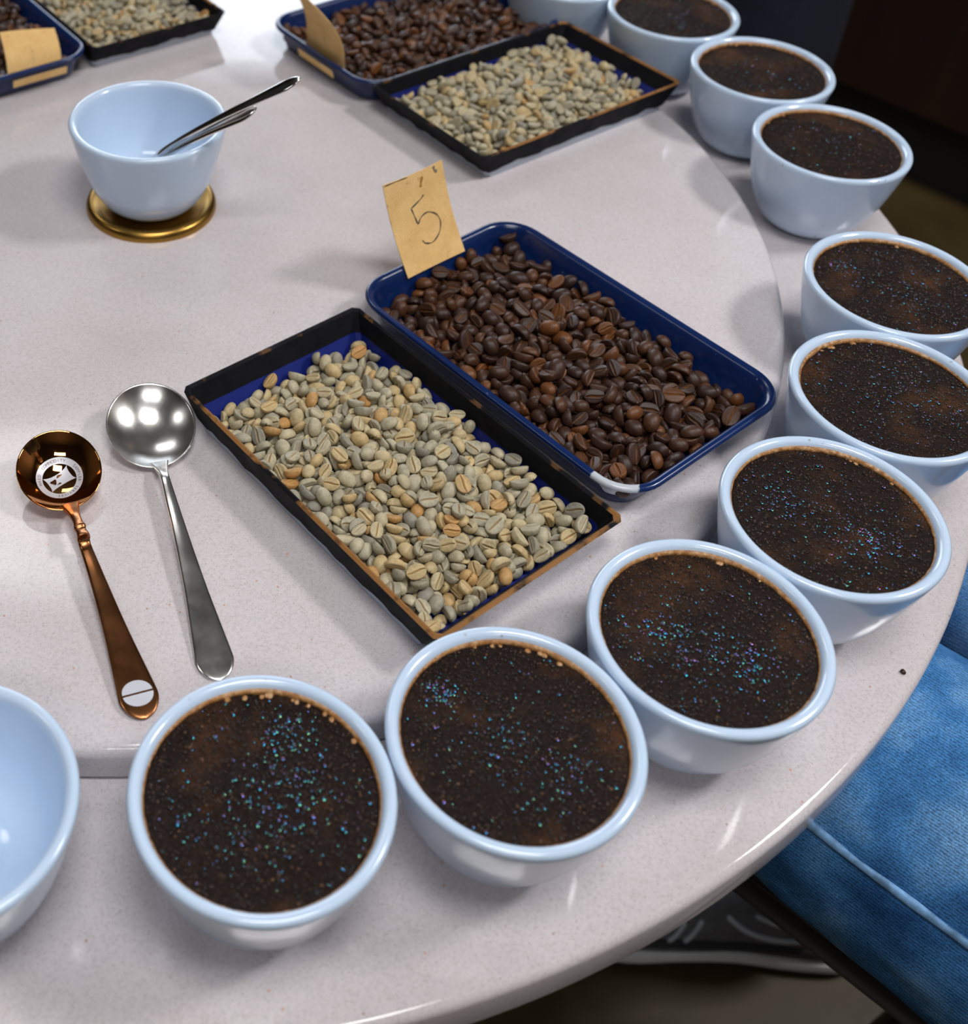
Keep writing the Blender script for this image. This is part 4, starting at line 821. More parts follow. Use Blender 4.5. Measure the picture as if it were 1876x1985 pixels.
273,45,83,72,-35,-49,33,109,104,109, 866,477,23,79,0,0,60,108,106,100, -529,334,77,15,69,69,9,91,91,95, 6,-81,59,84,-38,36,-5,119,112,118, 503,284,65,28,82,46,12,97,97,99,
-862,-422,40,22,11,75,-59,103,103,100, 879,372,30,7,80,-57,-14,93,92,92, -72,-378,115,4,-20,81,-52,87,84,78, 716,-73,23,79,0,0,-60,108,104,101, -810,475,49,77,-42,-2,46,103,105,108,
-396,-86,94,38,-91,-1,-4,110,105,110, 722,-24,74,47,-27,40,72,96,97,99, 353,379,119,20,-34,-90,10,100,106,107, 237,371,90,13,-91,24,28,99,105,99, 697,-163,37,40,66,-34,-52,93,92,89,
24,-320,34,3,-92,26,-25,93,98,101, 134,-141,96,24,-71,62,19,100,95,100, -675,-389,36,17,-29,-80,47,106,108,109, 504,-127,43,9,9,-67,-72,110,109,103, -289,25,95,41,-18,-49,73,93,97,93,
-870,224,31,27,-92,-26,7,105,101,98, -642,-38,76,5,-90,38,-14,81,85,82, -257,534,47,78,55,-15,21,96,102,96, 634,-271,67,12,-91,36,2,99,101,98, -849,-248,23,7,0,0,-99,108,105,101,
-511,-56,76,8,72,65,18,87,90,84, 44,-8,87,53,-4,23,-80,80,85,82, -533,136,43,40,71,-56,6,107,112,107, 605,376,33,29,-92,-20,6,96,102,106, -698,470,22,61,0,0,-78,100,96,97,
590,-381,62,13,-97,-13,1,86,82,78, 594,221,32,12,67,67,24,101,96,99, 204,-274,106,42,-4,8,89,95,101,101, -245,-370,32,39,-49,52,-56,77,80,74, 415,-110,22,4,0,0,99,103,102,100,
119,-233,87,99,5,-8,-1,98,96,88, -124,-287,69,35,-85,-35,14,100,106,110, -575,-76,88,19,-81,-34,-42,91,90,86, 868,-54,23,76,0,0,64,101,104,101, 569,-227,37,60,-76,-19,-6,99,96,91,
536,414,41,62,73,18,-17,102,107,110, -18,520,77,41,89,7,11,97,98,92, -813,46,51,10,32,3,-93,100,95,99, -703,365,35,48,-81,-30,-6,98,97,98, -133,54,57,28,-19,-43,82,98,104,108,
122,74,81,17,-32,79,-48,94,97,100, -508,281,38,17,-4,97,-11,118,117,114, -393,95,76,25,17,-27,-90,110,105,104, 301,431,52,53,49,59,-33,105,103,97, -81,-423,73,42,42,-79,1,90,91,85,
-665,306,43,12,-51,-84,5,100,100,102, 584,23,31,4,82,-55,-3,106,107,101, 11,500,35,37,89,22,9,110,105,107, 111,526,46,84,51,1,-8,105,101,102, 638,-178,44,54,-19,30,75,89,91,86,
-481,191,64,31,69,56,30,101,103,105, 157,6,113,0,65,-72,-18,80,81,78, 642,-112,32,9,-10,86,-48,94,94,91, -127,-356,36,26,94,-18,5,116,110,112, 608,-329,31,30,93,-5,12,90,94,90,
114,-288,32,7,-53,83,10,95,96,97, 777,157,28,24,94,-19,-11,89,88,85, 637,-60,44,33,82,34,-30,93,95,90, -663,-302,39,30,-83,-27,36,109,106,105, -11,-235,32,36,62,59,35,94,96,98,
44,383,63,5,-70,57,41,104,99,103, -271,-125,98,35,-92,3,-10,104,102,99, 385,-191,47,61,-38,-13,67,99,104,105, -740,-63,37,28,92,5,22,104,104,103, -155,194,79,38,87,-3,27,90,94,87,
701,139,35,52,72,41,13,98,94,94, 659,171,49,48,59,55,-30,105,102,100, 371,-383,34,40,-28,79,-35,88,92,91, 540,-72,73,38,37,83,4,87,87,86, 660,25,42,37,63,-43,-51,111,108,101,
-467,103,38,42,75,41,28,108,109,114, 244,-427,32,1,91,-37,9,109,103,98, -118,236,37,63,75,-6,-9,99,100,97, 843,-110,70,32,79,-47,16,90,93,89, -41,-475,41,92,-19,19,-25,97,98,99,
302,-373,31,9,9,95,-24,100,102,95, -336,48,45,66,60,10,-41,90,87,91, 311,358,42,88,21,17,37,101,102,105, -543,507,56,84,-2,-42,-32,105,106,107, 403,-299,42,44,52,-68,-24,111,116,114,
-869,526,51,19,14,-49,83,105,109,107, -581,219,34,42,-89,-11,5,97,100,100, 864,-190,32,32,-51,-69,39,100,94,96, -687,-184,33,3,3,-76,-64,92,91,84, -74,398,103,71,-2,10,-68,103,103,100,
504,-456,30,4,-99,-8,-2,105,104,98, 336,-332,67,2,45,-83,29,86,87,87, 64,-126,88,45,-58,65,11,98,102,95, -40,-126,46,80,-19,31,-46,105,104,103, 731,-456,29,23,-81,-50,14,99,97,90,
644,-16,85,64,40,17,-62,88,89,87, 454,-195,34,19,23,-72,-61,99,95,93, 431,157,95,2,-34,76,53,101,100,94, -267,-302,80,3,-50,-70,-49,96,91,84, -203,-177,69,67,-35,31,-56,97,94,95,
-663,-233,41,58,-76,1,25,99,104,104, -682,142,32,19,-14,-95,14,99,99,95, -633,61,64,62,-19,-62,-41,118,112,104, -426,483,32,41,88,12,-16,92,91,91, -472,-130,41,50,-9,84,-15,94,98,101,
719,429,20,43,0,0,89,83,86,87, 47,-243,59,54,-41,-55,48,100,102,105, -882,93,34,26,-22,-77,52,92,89,91, -506,-308,39,38,75,46,-27,94,97,102, 242,415,32,39,-36,-78,29,91,91,90,
355,521,43,26,-49,71,42,102,99,102, -742,35,32,18,17,93,22,99,102,95, -61,-13,31,9,-73,65,-12,97,97,97, 116,427,82,8,-3,-36,92,105,100,100, 367,433,53,55,-52,40,-50,123,117,122,
-189,-2,37,24,-33,-90,1,103,108,111, -404,-175,36,75,64,3,3,89,87,82, -50,-312,36,57,40,65,26,84,88,82, -126,-429,33,4,48,72,47,92,95,90, 881,-469,41,54,23,-27,-75,96,98,97,
-81,368,59,3,58,-80,-10,89,87,86, -30,29,83,26,95,-2,14,85,86,84, -440,-14,63,95,2,22,-15,96,96,92, 523,47,70,47,43,-52,-56,96,93,94, 491,92,73,60,-23,-74,-15,77,80,82,
429,327,80,11,-23,-77,-57,84,87,83, -404,323,36,42,81,34,17,102,108,109, -503,496,35,35,75,49,23,100,105,100, -202,310,42,26,30,69,59,112,116,118, -13,410,56,53,48,-49,-48,101,99,103,
517,480,44,71,58,-24,-30,105,105,109, 229,318,38,59,-74,27,-4,100,100,94, -143,-208,35,27,-45,-72,43,104,103,105, -224,-259,42,26,-1,-93,23,114,112,115,
566,-63,31,17,-86,42,-19,101,100,95, 414,-64,85,14,28,-23,91,85,88,92, 342,-282,20,68,0,0,-72,88,90,89, -691,-124,52,81,48,16,-28,104,104,100, -252,48,51,29,26,-47,78,97,92,91,
191,123,73,82,4,28,-48,102,105,107, -620,497,35,33,-55,65,-39,105,102,105, 63,136,73,3,-27,-91,-27,104,103,97, 125,-92,61,48,-72,-46,8,99,105,99, 441,522,67,91,-23,-24,-21,104,101,94,
513,-379,33,28,91,24,7,104,101,105, -730,270,45,76,-28,12,56,95,98,94, -358,170,39,62,73,-17,-14,110,109,106, 19,68,46,35,19,-41,-81,100,103,108, 556,-293,47,86,-32,2,36,110,108,108,
782,-45,32,56,66,-37,-31,88,87,82, 830,33,34,2,-34,-93,5,113,107,112, 322,157,34,46,66,-56,-9,95,97,90, -415,-294,45,94,29,-11,11,108,104,106, 205,-188,39,3,-97,-4,21,116,111,113,
258,-210,77,13,-70,64,-27,89,94,92, 153,-413,33,5,-34,-79,-49,89,91,91, -792,410,24,60,0,0,-79,115,110,105, -884,294,43,30,84,28,-33,109,109,101, -803,272,37,44,73,-23,-45,94,94,88,
493,350,35,18,-83,49,14,103,109,104, -563,19,55,22,-44,7,-85,104,102,102, 583,-427,31,27,84,-44,1,93,92,96, -329,-324,30,4,30,-94,-4,109,106,99, -163,68,133,51,80,-5,-28,86,85,85,
-512,362,22,19,0,0,97,111,107,100, 94,0,43,56,1,77,-26,95,93,94, -157,128,86,38,1,-90,14,85,87,88, 43,443,31,19,39,-80,-39,90,95,87, 3,191,45,27,5,-75,59,115,113,112,
-378,-46,30,27,45,-72,-43,93,89,86, -571,441,44,19,-46,-65,-56,98,99,94, -655,-84,32,49,-86,-1,1,100,96,96, 128,165,109,28,-79,-51,11,93,88,86, 525,121,37,47,-85,18,-12,109,109,107,
-157,348,101,97,-5,15,9,84,86,81, 58,-465,51,49,-66,-24,-50,103,102,104, 812,-132,21,98,0,0,10,94,91,91, -856,-169,28,23,56,77,11,92,90,84, 696,-307,40,84,4,-20,49,98,101,95,
-840,128,30,26,87,-40,2,94,97,92, 321,6,61,11,-55,-77,25,87,89,90, 187,214,61,33,91,-21,4,99,98,94, 655,-471,31,4,-49,86,-1,103,103,103, -451,-69,31,7,13,85,-48,82,86,86,
-307,-388,30,6,-11,85,-49,87,90,90, 746,-237,21,93,0,0,33,92,96,92, -297,-179,55,47,29,27,77,86,89,90, 51,-391,31,6,-95,-15,21,100,98,90, -282,301,62,35,46,-51,62,90,88,81,
475,-40,32,32,-80,-47,16,91,93,96, -840,-84,29,13,40,-89,12,86,85,86, -11,338,34,12,-21,-83,49,99,100,103, -119,-26,67,8,94,28,12,108,102,102, -342,465,32,5,35,-79,48,86,90,90,
-596,314,21,67,0,0,-72,102,97,95, 472,184,43,34,76,14,-52,92,96,89, 430,81,50,71,48,-12,47,94,93,96, -594,126,33,43,72,-45,-27,101,97,100, -627,-451,20,20,0,0,-97,96,93,88,
-532,-58,30,6,-62,-77,2,97,99,97, -392,-133,38,3,3,-76,-64,99,105,100, -454,351,66,45,30,-82,10,96,99,93, -260,191,69,5,-98,-13,9,108,110,108, -92,431,39,34,-89,-12,24,120,113,106,
-330,282,35,47,78,-37,-15,104,99,101, -409,259,50,20,-10,56,-78,99,94,88, 261,160,71,83,9,35,-41,91,95,95, -13,130,42,3,4,-56,-82,90,96,89, -382,-241,20,34,0,0,93,101,98,91,
-357,531,42,81,57,0,0,97,95,100, 281,248,43,91,-4,-31,24,87,92,94, -404,60,33,5,-58,74,-31,95,97,98, -775,324,32,31,-2,-76,55,81,80,78, 185,-112,58,73,17,45,-46,104,103,99,
382,-46,59,21,11,-91,-29,110,107,104, -65,-226,47,58,-17,51,-60,103,99,93, -338,222,45,3,23,47,-84,95,96,99, -238,409,43,1,81,-35,-45,107,108,109, 390,200,34,16,19,-73,-62,96,94,88,
806,-432,34,38,-67,54,-31,107,105,98, -331,-196,34,36,54,-73,-17,95,95,96, -69,77,35,2,17,86,-45,98,103,97, -176,462,47,9,26,44,84,104,99,93, -33,-386,22,25,0,0,96,106,105,100,
-103,291,37,28,-5,-94,16,100,103,100, 129,461,54,7,-2,92,35,101,102,104, -245,261,42,29,84,0,44,96,101,101, 447,410,38,31,-13,75,-56,97,97,96, 776,105,32,64,75,-8,-7,92,87,90,
13,260,31,32,88,30,11,96,96,91, 415,132,26,17,0,0,-98,113,114,115, -588,396,56,19,-49,-77,-33,87,89,91, -590,-146,31,5,-93,-34,2,104,102,101, 75,234,30,35,-60,-61,36,87,90,93,
429,481,20,11,0,0,98,95,96,90, -696,217,33,30,94,11,3,103,102,106, -294,-250,18,20,0,0,-97,81,80,79, 204,-264,47,90,-41,-8,6,106,105,102, -325,-77,58,95,-19,-20,-5,99,101,96,
85,155,30,23,-94,-16,-12,87,90,93, -767,-137,36,28,33,86,24,103,103,107, -747,-244,33,17,-86,42,-18,111,107,99, 44,-170,23,98,0,0,14,103,104,104, 134,255,29,21,43,-85,-16,95,92,90,
193,397,34,34,-46,-65,48,99,96,98, -286,-13,35,1,-2,87,-47,104,105,103, 202,-331,24,64,0,0,-76,108,106,106, -609,336,76,14,70,-68,-12,97,97,90, 150,164,35,32,46,67,47,96,98,101,
-438,190,25,25,87,40,11,78,82,76, 163,22,50,48,-10,-43,-75,101,97,93, -483,8,37,22,-38,-89,4,115,109,107, 226,-49,73,23,43,27,82,95,99,100, 582,295,25,27,94,15,4,76,80,76,
-207,103,41,32,-78,-39,-35,96,97,102, 438,264,43,19,29,-7,92,85,90,93, 233,81,35,13,-51,70,-46,94,100,95, 153,280,79,55,-5,25,79,98,93,91, 179,-41,26,73,0,0,-67,111,111,115,
-558,-423,39,34,41,-83,1,108,104,97, 340,76,37,17,-25,93,17,106,110,108, -341,415,72,45,-84,-26,-1,94,98,98, -430,420,30,2,8,-95,-27,102,101,93, 304,-219,39,0,-12,21,96,98,103,95,
550,182,56,11,25,95,0,94,91,85, 303,-139,39,26,-32,85,29,99,97,98, -719,96,39,3,34,68,-64,97,100,104, -62,110,89,22,-92,29,-3,93,98,96, -97,-156,34,30,62,-64,-31,100,101,100,
514,241,31,15,-25,82,-47,95,92,95, -603,1,35,33,65,-60,-30,104,105,105, 282,-288,74,25,42,-86,-4,92,88,91, 177,492,18,57,0,0,-81,85,84,79, -190,208,26,5,-77,62,0,88,88,85,
-144,140,29,24,-56,78,-3,86,86,87, -160,370,38,31,86,-32,-19,114,115,108, -303,357,45,19,92,-17,28,120,117,122, 386,350,37,62,-69,-34,4,94,94,89, -274,461,35,21,37,-77,-44,98,104,100,
266,495,24,18,0,0,-97,109,108,109, 94,317,22,98,0,0,11,108,107,100, -267,141,22,14,0,0,-98,98,101,97, 344,254,23,66,0,0,-74,102,101,102, -82,164,32,23,53,-80,4,92,93,96,
-779,175,30,16,-64,-71,22,88,93,94, 272,-303,29,21,86,41,-15,83,85,84, -131,-85,42,42,67,55,-22,100,103,108, -308,94,45,91,37,-10,0,101,102,96, -171,520,40,57,-77,-19,-16,103,106,106,
-646,399,31,49,-67,43,-31,91,88,91, 120,391,28,14,41,-87,16,86,85,81, -676,-12,31,11,-70,-63,28,92,90,93, 646,-234,20,73,0,0,67,95,94,87, 
]


# ------------------------------------------------------------------ the room
X0, X1, Y0 = -3.0, 3.0, -2.6


def slab(name, x0, x1, y0, y1, z0, z1, mat):
    v, f = box(x1 - x0, y1 - y0, z1 - z0, ((x0 + x1) / 2, (y0 + y1) / 2, (z0 + z1) / 2))
    o = obj(name, v, f, mat, smooth=False)
    o['kind'] = 'structure'
    return o


slab('floor', X0 - .1, X1 + .1, Y0 - .1, YW + .1, -.1, 0, M['floor'])
slab('ceiling', X0 - .1, X1 + .1, Y0 - .1, YW + .1, CEIL, CEIL + .1, M['ceil'])
slab('wall_left', X0 - .1, X0, Y0, YW, 0, CEIL, M['wall'])
slab('wall_right', X1, X1 + .1, Y0, YW, 0, CEIL, M['wall'])
slab('wall_front', X0 - .1, X1 + .1, Y0 - .1, Y0, 0, CEIL, M['wall'])
wb = MB()
for (a, b, c, d) in ((X0 - .1, WIN[0], 0, CEIL), (WIN[1], X1 + .1, 0, CEIL), (WIN[0], WIN[1], 0, WIN[2]), (WIN[0], WIN[1], WIN[3], CEIL)):
    wb.add(*box(b - a, .1, d - c, ((a + b) / 2, YW + .05, (c + d) / 2)))
o = wb.build('wall_back', M['wall'], smooth=False); o['kind'] = 'structure'
w1 = empty('window_1', ((WIN[0] + WIN[1]) / 2, YW + .05, WIN[2])); w1['kind'] = 'structure'
fr = MB(); ww, wh = WIN[1] - WIN[0], WIN[3] - WIN[2]
for (sx, sz, cx, cz) in ((ww, .05, 0, .025), (ww, .05, 0, wh - .025), (.05, wh, -ww / 2 + .025, wh / 2), (.05, wh, ww / 2 - .025, wh / 2), (.04, wh, 0, wh / 2)):
    fr.add(*box(sx, .06, sz, (cx, 0, cz), .004))
fr.build('window_frame', M['frame'], w1)
for (px, py, sx, sy, pw) in PANELS:
    lp = empty('ceiling_lamp', (px, py, CEIL - .05))
    fmb = MB()
    for (a, b, cx, cy) in ((sx + .06, .03, 0, sy / 2 + .015), (sx + .06, .03, 0, -sy / 2 - .015), (.03, sy, sx / 2 + .015, 0), (.03, sy, -sx / 2 - .015, 0)):
        fmb.add(*box(a, b, .05, (cx, cy, .025), .003))
    fmb.build('lamp_frame', M['lampwhite'], lp)
    tag(lp, {(-0.88): 'wide flat ceiling lamp nearest the window', 1.85: 'square flat ceiling lamp above the row of bowls', .22: 'wide flat ceiling lamp right above the table', (-1.75): 'square flat ceiling lamp on the left', .1: 'long flat fill lamp added behind the camera'}[px], 'lamp', 'flat ceiling lamps')

# ------------------------------------------------------------------ the round table
TX, TY = -0.0610, 0.6780
table = empty('cupping_table', (TX, TY, 0))
tag(table, 'round speckled pinkish quartz table with a raised turntable and a lower outer ring', 'table')
R1, R2 = .3995, .5085


def bevel_profile(r, z0, z1, rb, seg=6, rb0=None):
    """outer edge profile from the bottom up to the top with rounded corners"""
    rb0 = rb if rb0 is None else rb0
    p = []
    for k in range(seg + 1):
        a = -PI / 2 + PI / 2 * k / seg
        p.append((r - rb0 + rb0 * math.cos(a), z0 + rb0 + rb0 * math.sin(a)))
    for k in range(seg + 1):
        a = PI / 2 * k / seg
        p.append((r - rb + rb * math.cos(a), z1 - rb + rb * math.sin(a)))
    return p


prof = [(.30, ZR - .026), ] + bevel_profile(R2, ZR - .026, ZR, .0045, 5) + [(.45, ZR), (.40, ZR), (.30, ZR)]
v, f = lathe(prof, 220); obj('outer_ring', v, f, M['quartz'], table, sharp=60)
prof = [(.02, ZR + .0012), (.30, ZR + .0012)] + bevel_profile(R1, ZR + .0012, ZD, .0055, 6, .002) + [(.33, ZD), (.2, ZD), (.08, ZD), (.001, ZD)]
v, f = lathe(prof, 220); obj('turntable', v, f, M['quartz'], table, sharp=60)
v, f = lathe([(.33, ZR - .026), (.33, ZR - .05), (.09, ZR - .07), (.055, ZR - .12), (.05, .12), (.07, .06)], 48); obj('pedestal', v, f, M['black_metal'], table, sharp=50)
v, f = lathe([(.07, .06), (.12, .05), (.145, .025), (.155, .012), (.155, 0), (.001, 0)], 48); obj('foot_plate', v, f, M['black_metal'], table, sharp=50)

# brass centre boss of the turntable
v, f = lathe([(.001, .0032), (.030, .0032), (.0335, .0040), (.0365, .0058), (.0395, .0064), (.0418, .0052), (.0428, .0025), (.0428, 0), (.001, 0)], 96)
o = obj('brass_disc', v, f, M['brass'], sharp=50); o.location = (TX, TY, ZD)
tag(o, 'round brass disc with a raised rim under the empty bowl', 'disc')

# ------------------------------------------------------------------ cupping bowls
CUP_H = .0626
CUP_OUT = [(.0005, .0026), (.0185, .0026), (.0195, .0006), (.0212, 0), (.0228, .0003), (.0258, .0016), (.0296, .0042), (.0335, .0085), (.0370, .0145), (.0400, .0215), (.0428, .0300), (.0452, .0390), (.0473, .0480), (.0489, .0556), (.0497, .0594)]
CUP_RIM = [(.04985, .0608), (.0493, .0619), (.0484, .0625), (.0473, .0626), (.0460, .0622), (.0449, .0612), (.0443, .0598)]
CUP_IN = [(.0438, .0570), (.0430, .0520), (.0412, .0430), (.0385, .0320), (.0345, .0220), (.0290, .0140), (.0210, .0085), (.0110, .0064), (.0005, .0060)]
CUP_PROFILE = CUP_OUT + CUP_RIM + CUP_IN
cup_mesh = mesh_data('bowl', *lathe(CUP_PROFILE, 112), M['ceramic'])
cup_mesh_clean = mesh_data('bowl', *lathe(CUP_PROFILE, 112), M['ceramic_clean'])
ico_v = ico_f = None
_b = bmesh.new(); bmesh.ops.create_icosphere(_b, subdivisions=2, radius=1.0); _b.verts.index_update()
ico_v = np.array([tuple(p.co) for p in _b.verts]); ico_f = [tuple(q.index for q in fc.verts) for fc in _b.faces]; _b.free()

_b = bmesh.new(); bmesh.ops.create_icosphere(_b, subdivisions=1, radius=1.0); _b.verts.index_update()
ico1_v = np.array([tuple(p.co) for p in _b.verts]); ico1_f = np.array([tuple(q.index for q in fc.verts) for fc in _b.faces]); _b.free()


def crust_height(x, y, sd):
    p = Vector((x * 1000 + sd * 37.1, y * 1000 - sd * 11.7, sd * 5.3))
    h = noise.noise(p * .06) * .55 + noise.noise(p * .22) * .22 + noise.noise(p * .62) * .34 + noise.noise(p * 1.1) * .30
    return h * .001


def make_crust(parent, sd, bubbles, clusters, foam_dir, big=0):
    rnd = random.Random(sd)
    N = 120
    RC = .04395
    z0 = .0584
    v = []; f = []
    for i in range(N + 1):
        for j in range(N + 1):
            a = 2 * i / N - 1; b = 2 * j / N - 1
            x = a * math.sqrt(max(0, 1 - b * b / 2)); y = b * math.sqrt(max(0, 1 - a * a / 2))
            r = math.hypot(x, y)
            x *= RC; y *= RC
            h = crust_height(x, y, sd) * min(1, (1 - r) * 8 + .15) + .0009 * (1 - r * r)
            v.append((x, y, z0 + h))
    for i in range(N):
        for j in range(N):
            k = i * (N + 1) + j
            f.append((k, k + N + 1, k + N + 2, k + 1))
    cr = obj('coffee_crust', v, f, M['crust'], parent)
    cr['label'] = 'dark wet coffee grounds floating in the bowl'
    # wet grains standing proud of the crust
    ng = 2300 if sd < 7 else 900
    rg = np.random.default_rng(sd)
    rr = .0428 * np.sqrt(rg.random(ng)); aa = rg.random(ng) * 2 * PI
    gx, gy = rr * np.cos(aa), rr * np.sin(aa)
    gz = np.array([z0 + crust_height(x, y, sd) * min(1, (1 - r / RC) * 8 + .15) + .0009 * (1 - (r / RC) ** 2) for x, y, r in zip(gx, gy, rr)])
    gs = rg.uniform(.00028, .00062, (ng, 1, 1)) * rg.uniform(.6, 1.3, (ng, 1, 3))
    ct, st_ = np.cos(rg.random(ng) * 6.28), np.sin(rg.random(ng) * 6.28)
    P = ico1_v[None] * gs
    P = np.stack([P[..., 0] * ct[:, None] - P[..., 1] * st_[:, None], P[..., 0] * st_[:, None] + P[..., 1] * ct[:, None], P[..., 2]], -1)
    P = P + np.stack([gx, gy, gz], -1)[:, None]
    GF = (ico1_f[None] + (np.arange(ng) * len(ico1_v))[:, None, None]).reshape(-1, 3)
    go = obj('coffee_grains', P.reshape(-1, 3).tolist(), GF.tolist(), M['grain'], cr)
    go['kind'] = 'stuff'
    # bubbles
    mb = MB(); mv = []; mf = []
    for q in range(int(bubbles * 1.15)):
        if rnd.random() < .62 and clusters:
            c = clusters[rnd.randrange(len(clusters))]
            x = rnd.gauss(c[0], c[2]); y = rnd.gauss(c[1], c[2])
        else:
            rr = .042 * math.sqrt(rnd.random()); aa = rnd.random() * 2 * PI
            x, y = rr * math.cos(aa), rr * math.sin(aa)
        if math.hypot(x, y) > .0425: continue
        rad = min(.0010, max(.00025, rnd.lognormvariate(math.log(.00046), .35)))
        z = z0 + crust_height(x, y, sd) + .0009 * (1 - (math.hypot(x, y) / RC) ** 2) + rad * .25
        base = len(mv)
        mv.extend((ico_v * np.array((rad, rad, rad * .6)) + np.array((x, y, z))).tolist())
        mf.extend([tuple(base + i for i in t) for t in ico_f])
    bo = obj('bubbles', mv, mf, M['bubble'], cr)
    bo['kind'] = 'stuff'
    # foam line along the wall, thickest on one side
    n = 150; rings = []
    for k in range(n):
        a = 2 * PI * k / n
        side = max(0, math.cos(a - foam_dir)) ** 1.3
        w = .0006 + (.0013 * side) * (.55 + .9 * abs(noise.noise(Vector((a * 5, sd * 3.1, 0))))) + .0004 * noise.noise(Vector((a * 14, sd, 2)))
        w = max(.0003, w)
        hh = .0008 + .0010 * side
        ring = []
        for (dr, dz) in ((0, hh), (-.3, hh * .9), (-.75, hh * .55), (-1, 0), (-.6, -.0008), (0, -.0012)):
            ring.append(((RC + .0002 + dr * w) * math.cos(a), (RC + .0002 + dr * w) * math.sin(a), z0 + .0002 + dz))
        rings.append(ring)
    fv, ff = loft(rings + [rings[0]], False, False)
    obj('foam_line', fv, ff, M['foam'], cr)
    if big:
        mv = []; mf = []
        for q in range(big // 2 + 1):
            a = foam_dir + rnd.gauss(0, .42); rad = rnd.uniform(.0005, .0013)
            r = RC - .0010 - rad * rnd.uniform(.6, 1.5)
            base = len(mv)
            mv.extend((ico_v * np.array((rad * 1.2, rad, rad * .45)) + np.array((r * math.cos(a), r * math.sin(a), z0 + .0002))).tolist())
            mf.extend([tuple(base + i for i in t) for t in ico_f])
        fb = obj('foam_bubbles', mv, mf, M['foam'], cr)
        fb['kind'] = 'stuff'
    return cr


CUPS = [  # x, y (mm), seed, filled, label, bubbles, clusters(mm), foam direction, big foam bubbles
    (-106.7, 235.2, 0, False, 'empty white bowl cut off by the left edge, beside the copper spoon handle'),
    (10.0, 240.0, 1, True, 'bowl of coffee crust nearest the camera, just below the silver spoon handle', 330, [(6, -4, 9), (14, 12, 7), (-4, -14, 8), (10, 26, 5)], 1.35, 26),
    (107.2, 265.1, 2, True, 'bowl of coffee crust with a tan fleck, touching the black tray corner', 240, [(-4, -3, 9), (18, -14, 7), (-26, 18, 4)], 1.25, 18),
    (195.5, 313.8, 3, True, 'bowl of coffee crust below the right corner of the black tray, third from the front', 330, [(-18, 2, 8), (-6, -6, 9), (12, -14, 6)], 1.3, 6),
    (270.4, 379.8, 4, True, 'bowl of coffee crust below the chipped corner of the blue tray', 330, [(6, -8, 10), (-18, 10, 8), (14, -16, 6)], 1.2, 5),
    (329.7, 461.3, 5, True, 'bowl of coffee crust cut off by the right edge, the lower of the two there', 240, [(10, 14, 8), (20, -12, 8), (0, -4, 12)], 1.7, 8),
    (368.8, 553.3, 6, True, 'bowl of coffee crust cut off by the right edge, the upper of the two there', 200, [(-24, 18, 4), (12, -20, 9), (0, 0, 12)], 1.2, 3),
    (386.2, 704.8, 7, True, 'bowl of coffee crust just beyond the gap in the row', 70, [(0, 0, 14)], 1.6, 3),
    (372.0, 804.2, 8, True, 'bowl of coffee crust second beyond the gap, by the far tray tip', 70, [(0, -6, 12)], 1.4, 2),
    (331.6, 895.7, 9, True, 'bowl of coffee crust partly cut off by the top edge of the picture', 60, [(0, -10, 10)], 1.4, 2),
    (262.0, 961.0, 10, True, 'white bowl at the top edge showing only its side behind the far tray', 40, [(0, 0, 12)], 1.4, 0),
]
for c in CUPS:
    t = empty('cupping_bowl', (c[0] * MM, c[1] * MM, ZR), c[2] * 1.3)
    tag(t, c[4], 'bowl', 'white cupping bowls on the outer ring')
    o = bpy.data.objects.new('bowl', cup_mesh if c[3] else cup_mesh_clean); COL.objects.link(o); o.parent = t
    if c[3]:
        rz = c[2] * 1.3
        cl = [((x * math.cos(-rz) - y * math.sin(-rz)) * MM, (x * math.sin(-rz) + y * math.cos(-rz)) * MM, s * MM) for x, y, s in c[6]]
        make_crust(t, c[2], c[5], cl, c[7] - rz, c[8])
t = empty('cupping_bowl', (TX, TY, ZD + .0034))
tag(t, 'empty white bowl holding two spoons on the brass disc', 'bowl')
o = bpy.data.objects.new('bowl', cup_mesh_clean); COL.objects.link(o); o.parent = t

# dark crumb lying on the ring
bm = bmesh.new(); bmesh.ops.create_icosphere(bm, subdivisions=2, radius=.0013)
for p in bm.verts: p.co = p.co * (1 + .35 * noise.noise(p.co * 900)); p.co.z = p.co.z * .7
o = from_bm('coffee_crumb', bm, M['roast']); o.location = (.307, .338, ZR + .0008)
tag(o, 'tiny dark coffee crumb on the outer ring near the jeans', 'crumb')

# ------------------------------------------------------------------ trays


def rect_ring(hx, hy, z, ch):
    """rectangle with cut corners, counter-clockwise"""
    return [(hx - ch, -hy, z), (hx, -hy + ch, z), (hx, hy - ch, z), (hx - ch, hy, z), (-hx + ch, hy, z), (-hx, hy - ch, z), (-hx, -hy + ch, z), (-hx + ch, -hy, z)]


def dense_ring(hx, hy, z, ch, n=26):
    base = rect_ring(hx, hy, z, ch); out = []
    for i in range(8):
        a = Vector(base[i]); b = Vector(base[(i + 1) % 8])
        m = n if i % 2 == 1 and i in (3, 7) else (n if i in (1, 5) else 2)
        for k in range(m): out.append(a.lerp(b, k / m))
    return out


BH, BX, BY, FX, FY, TH = .022, .0975, .0595, .0855, .0550, .0016


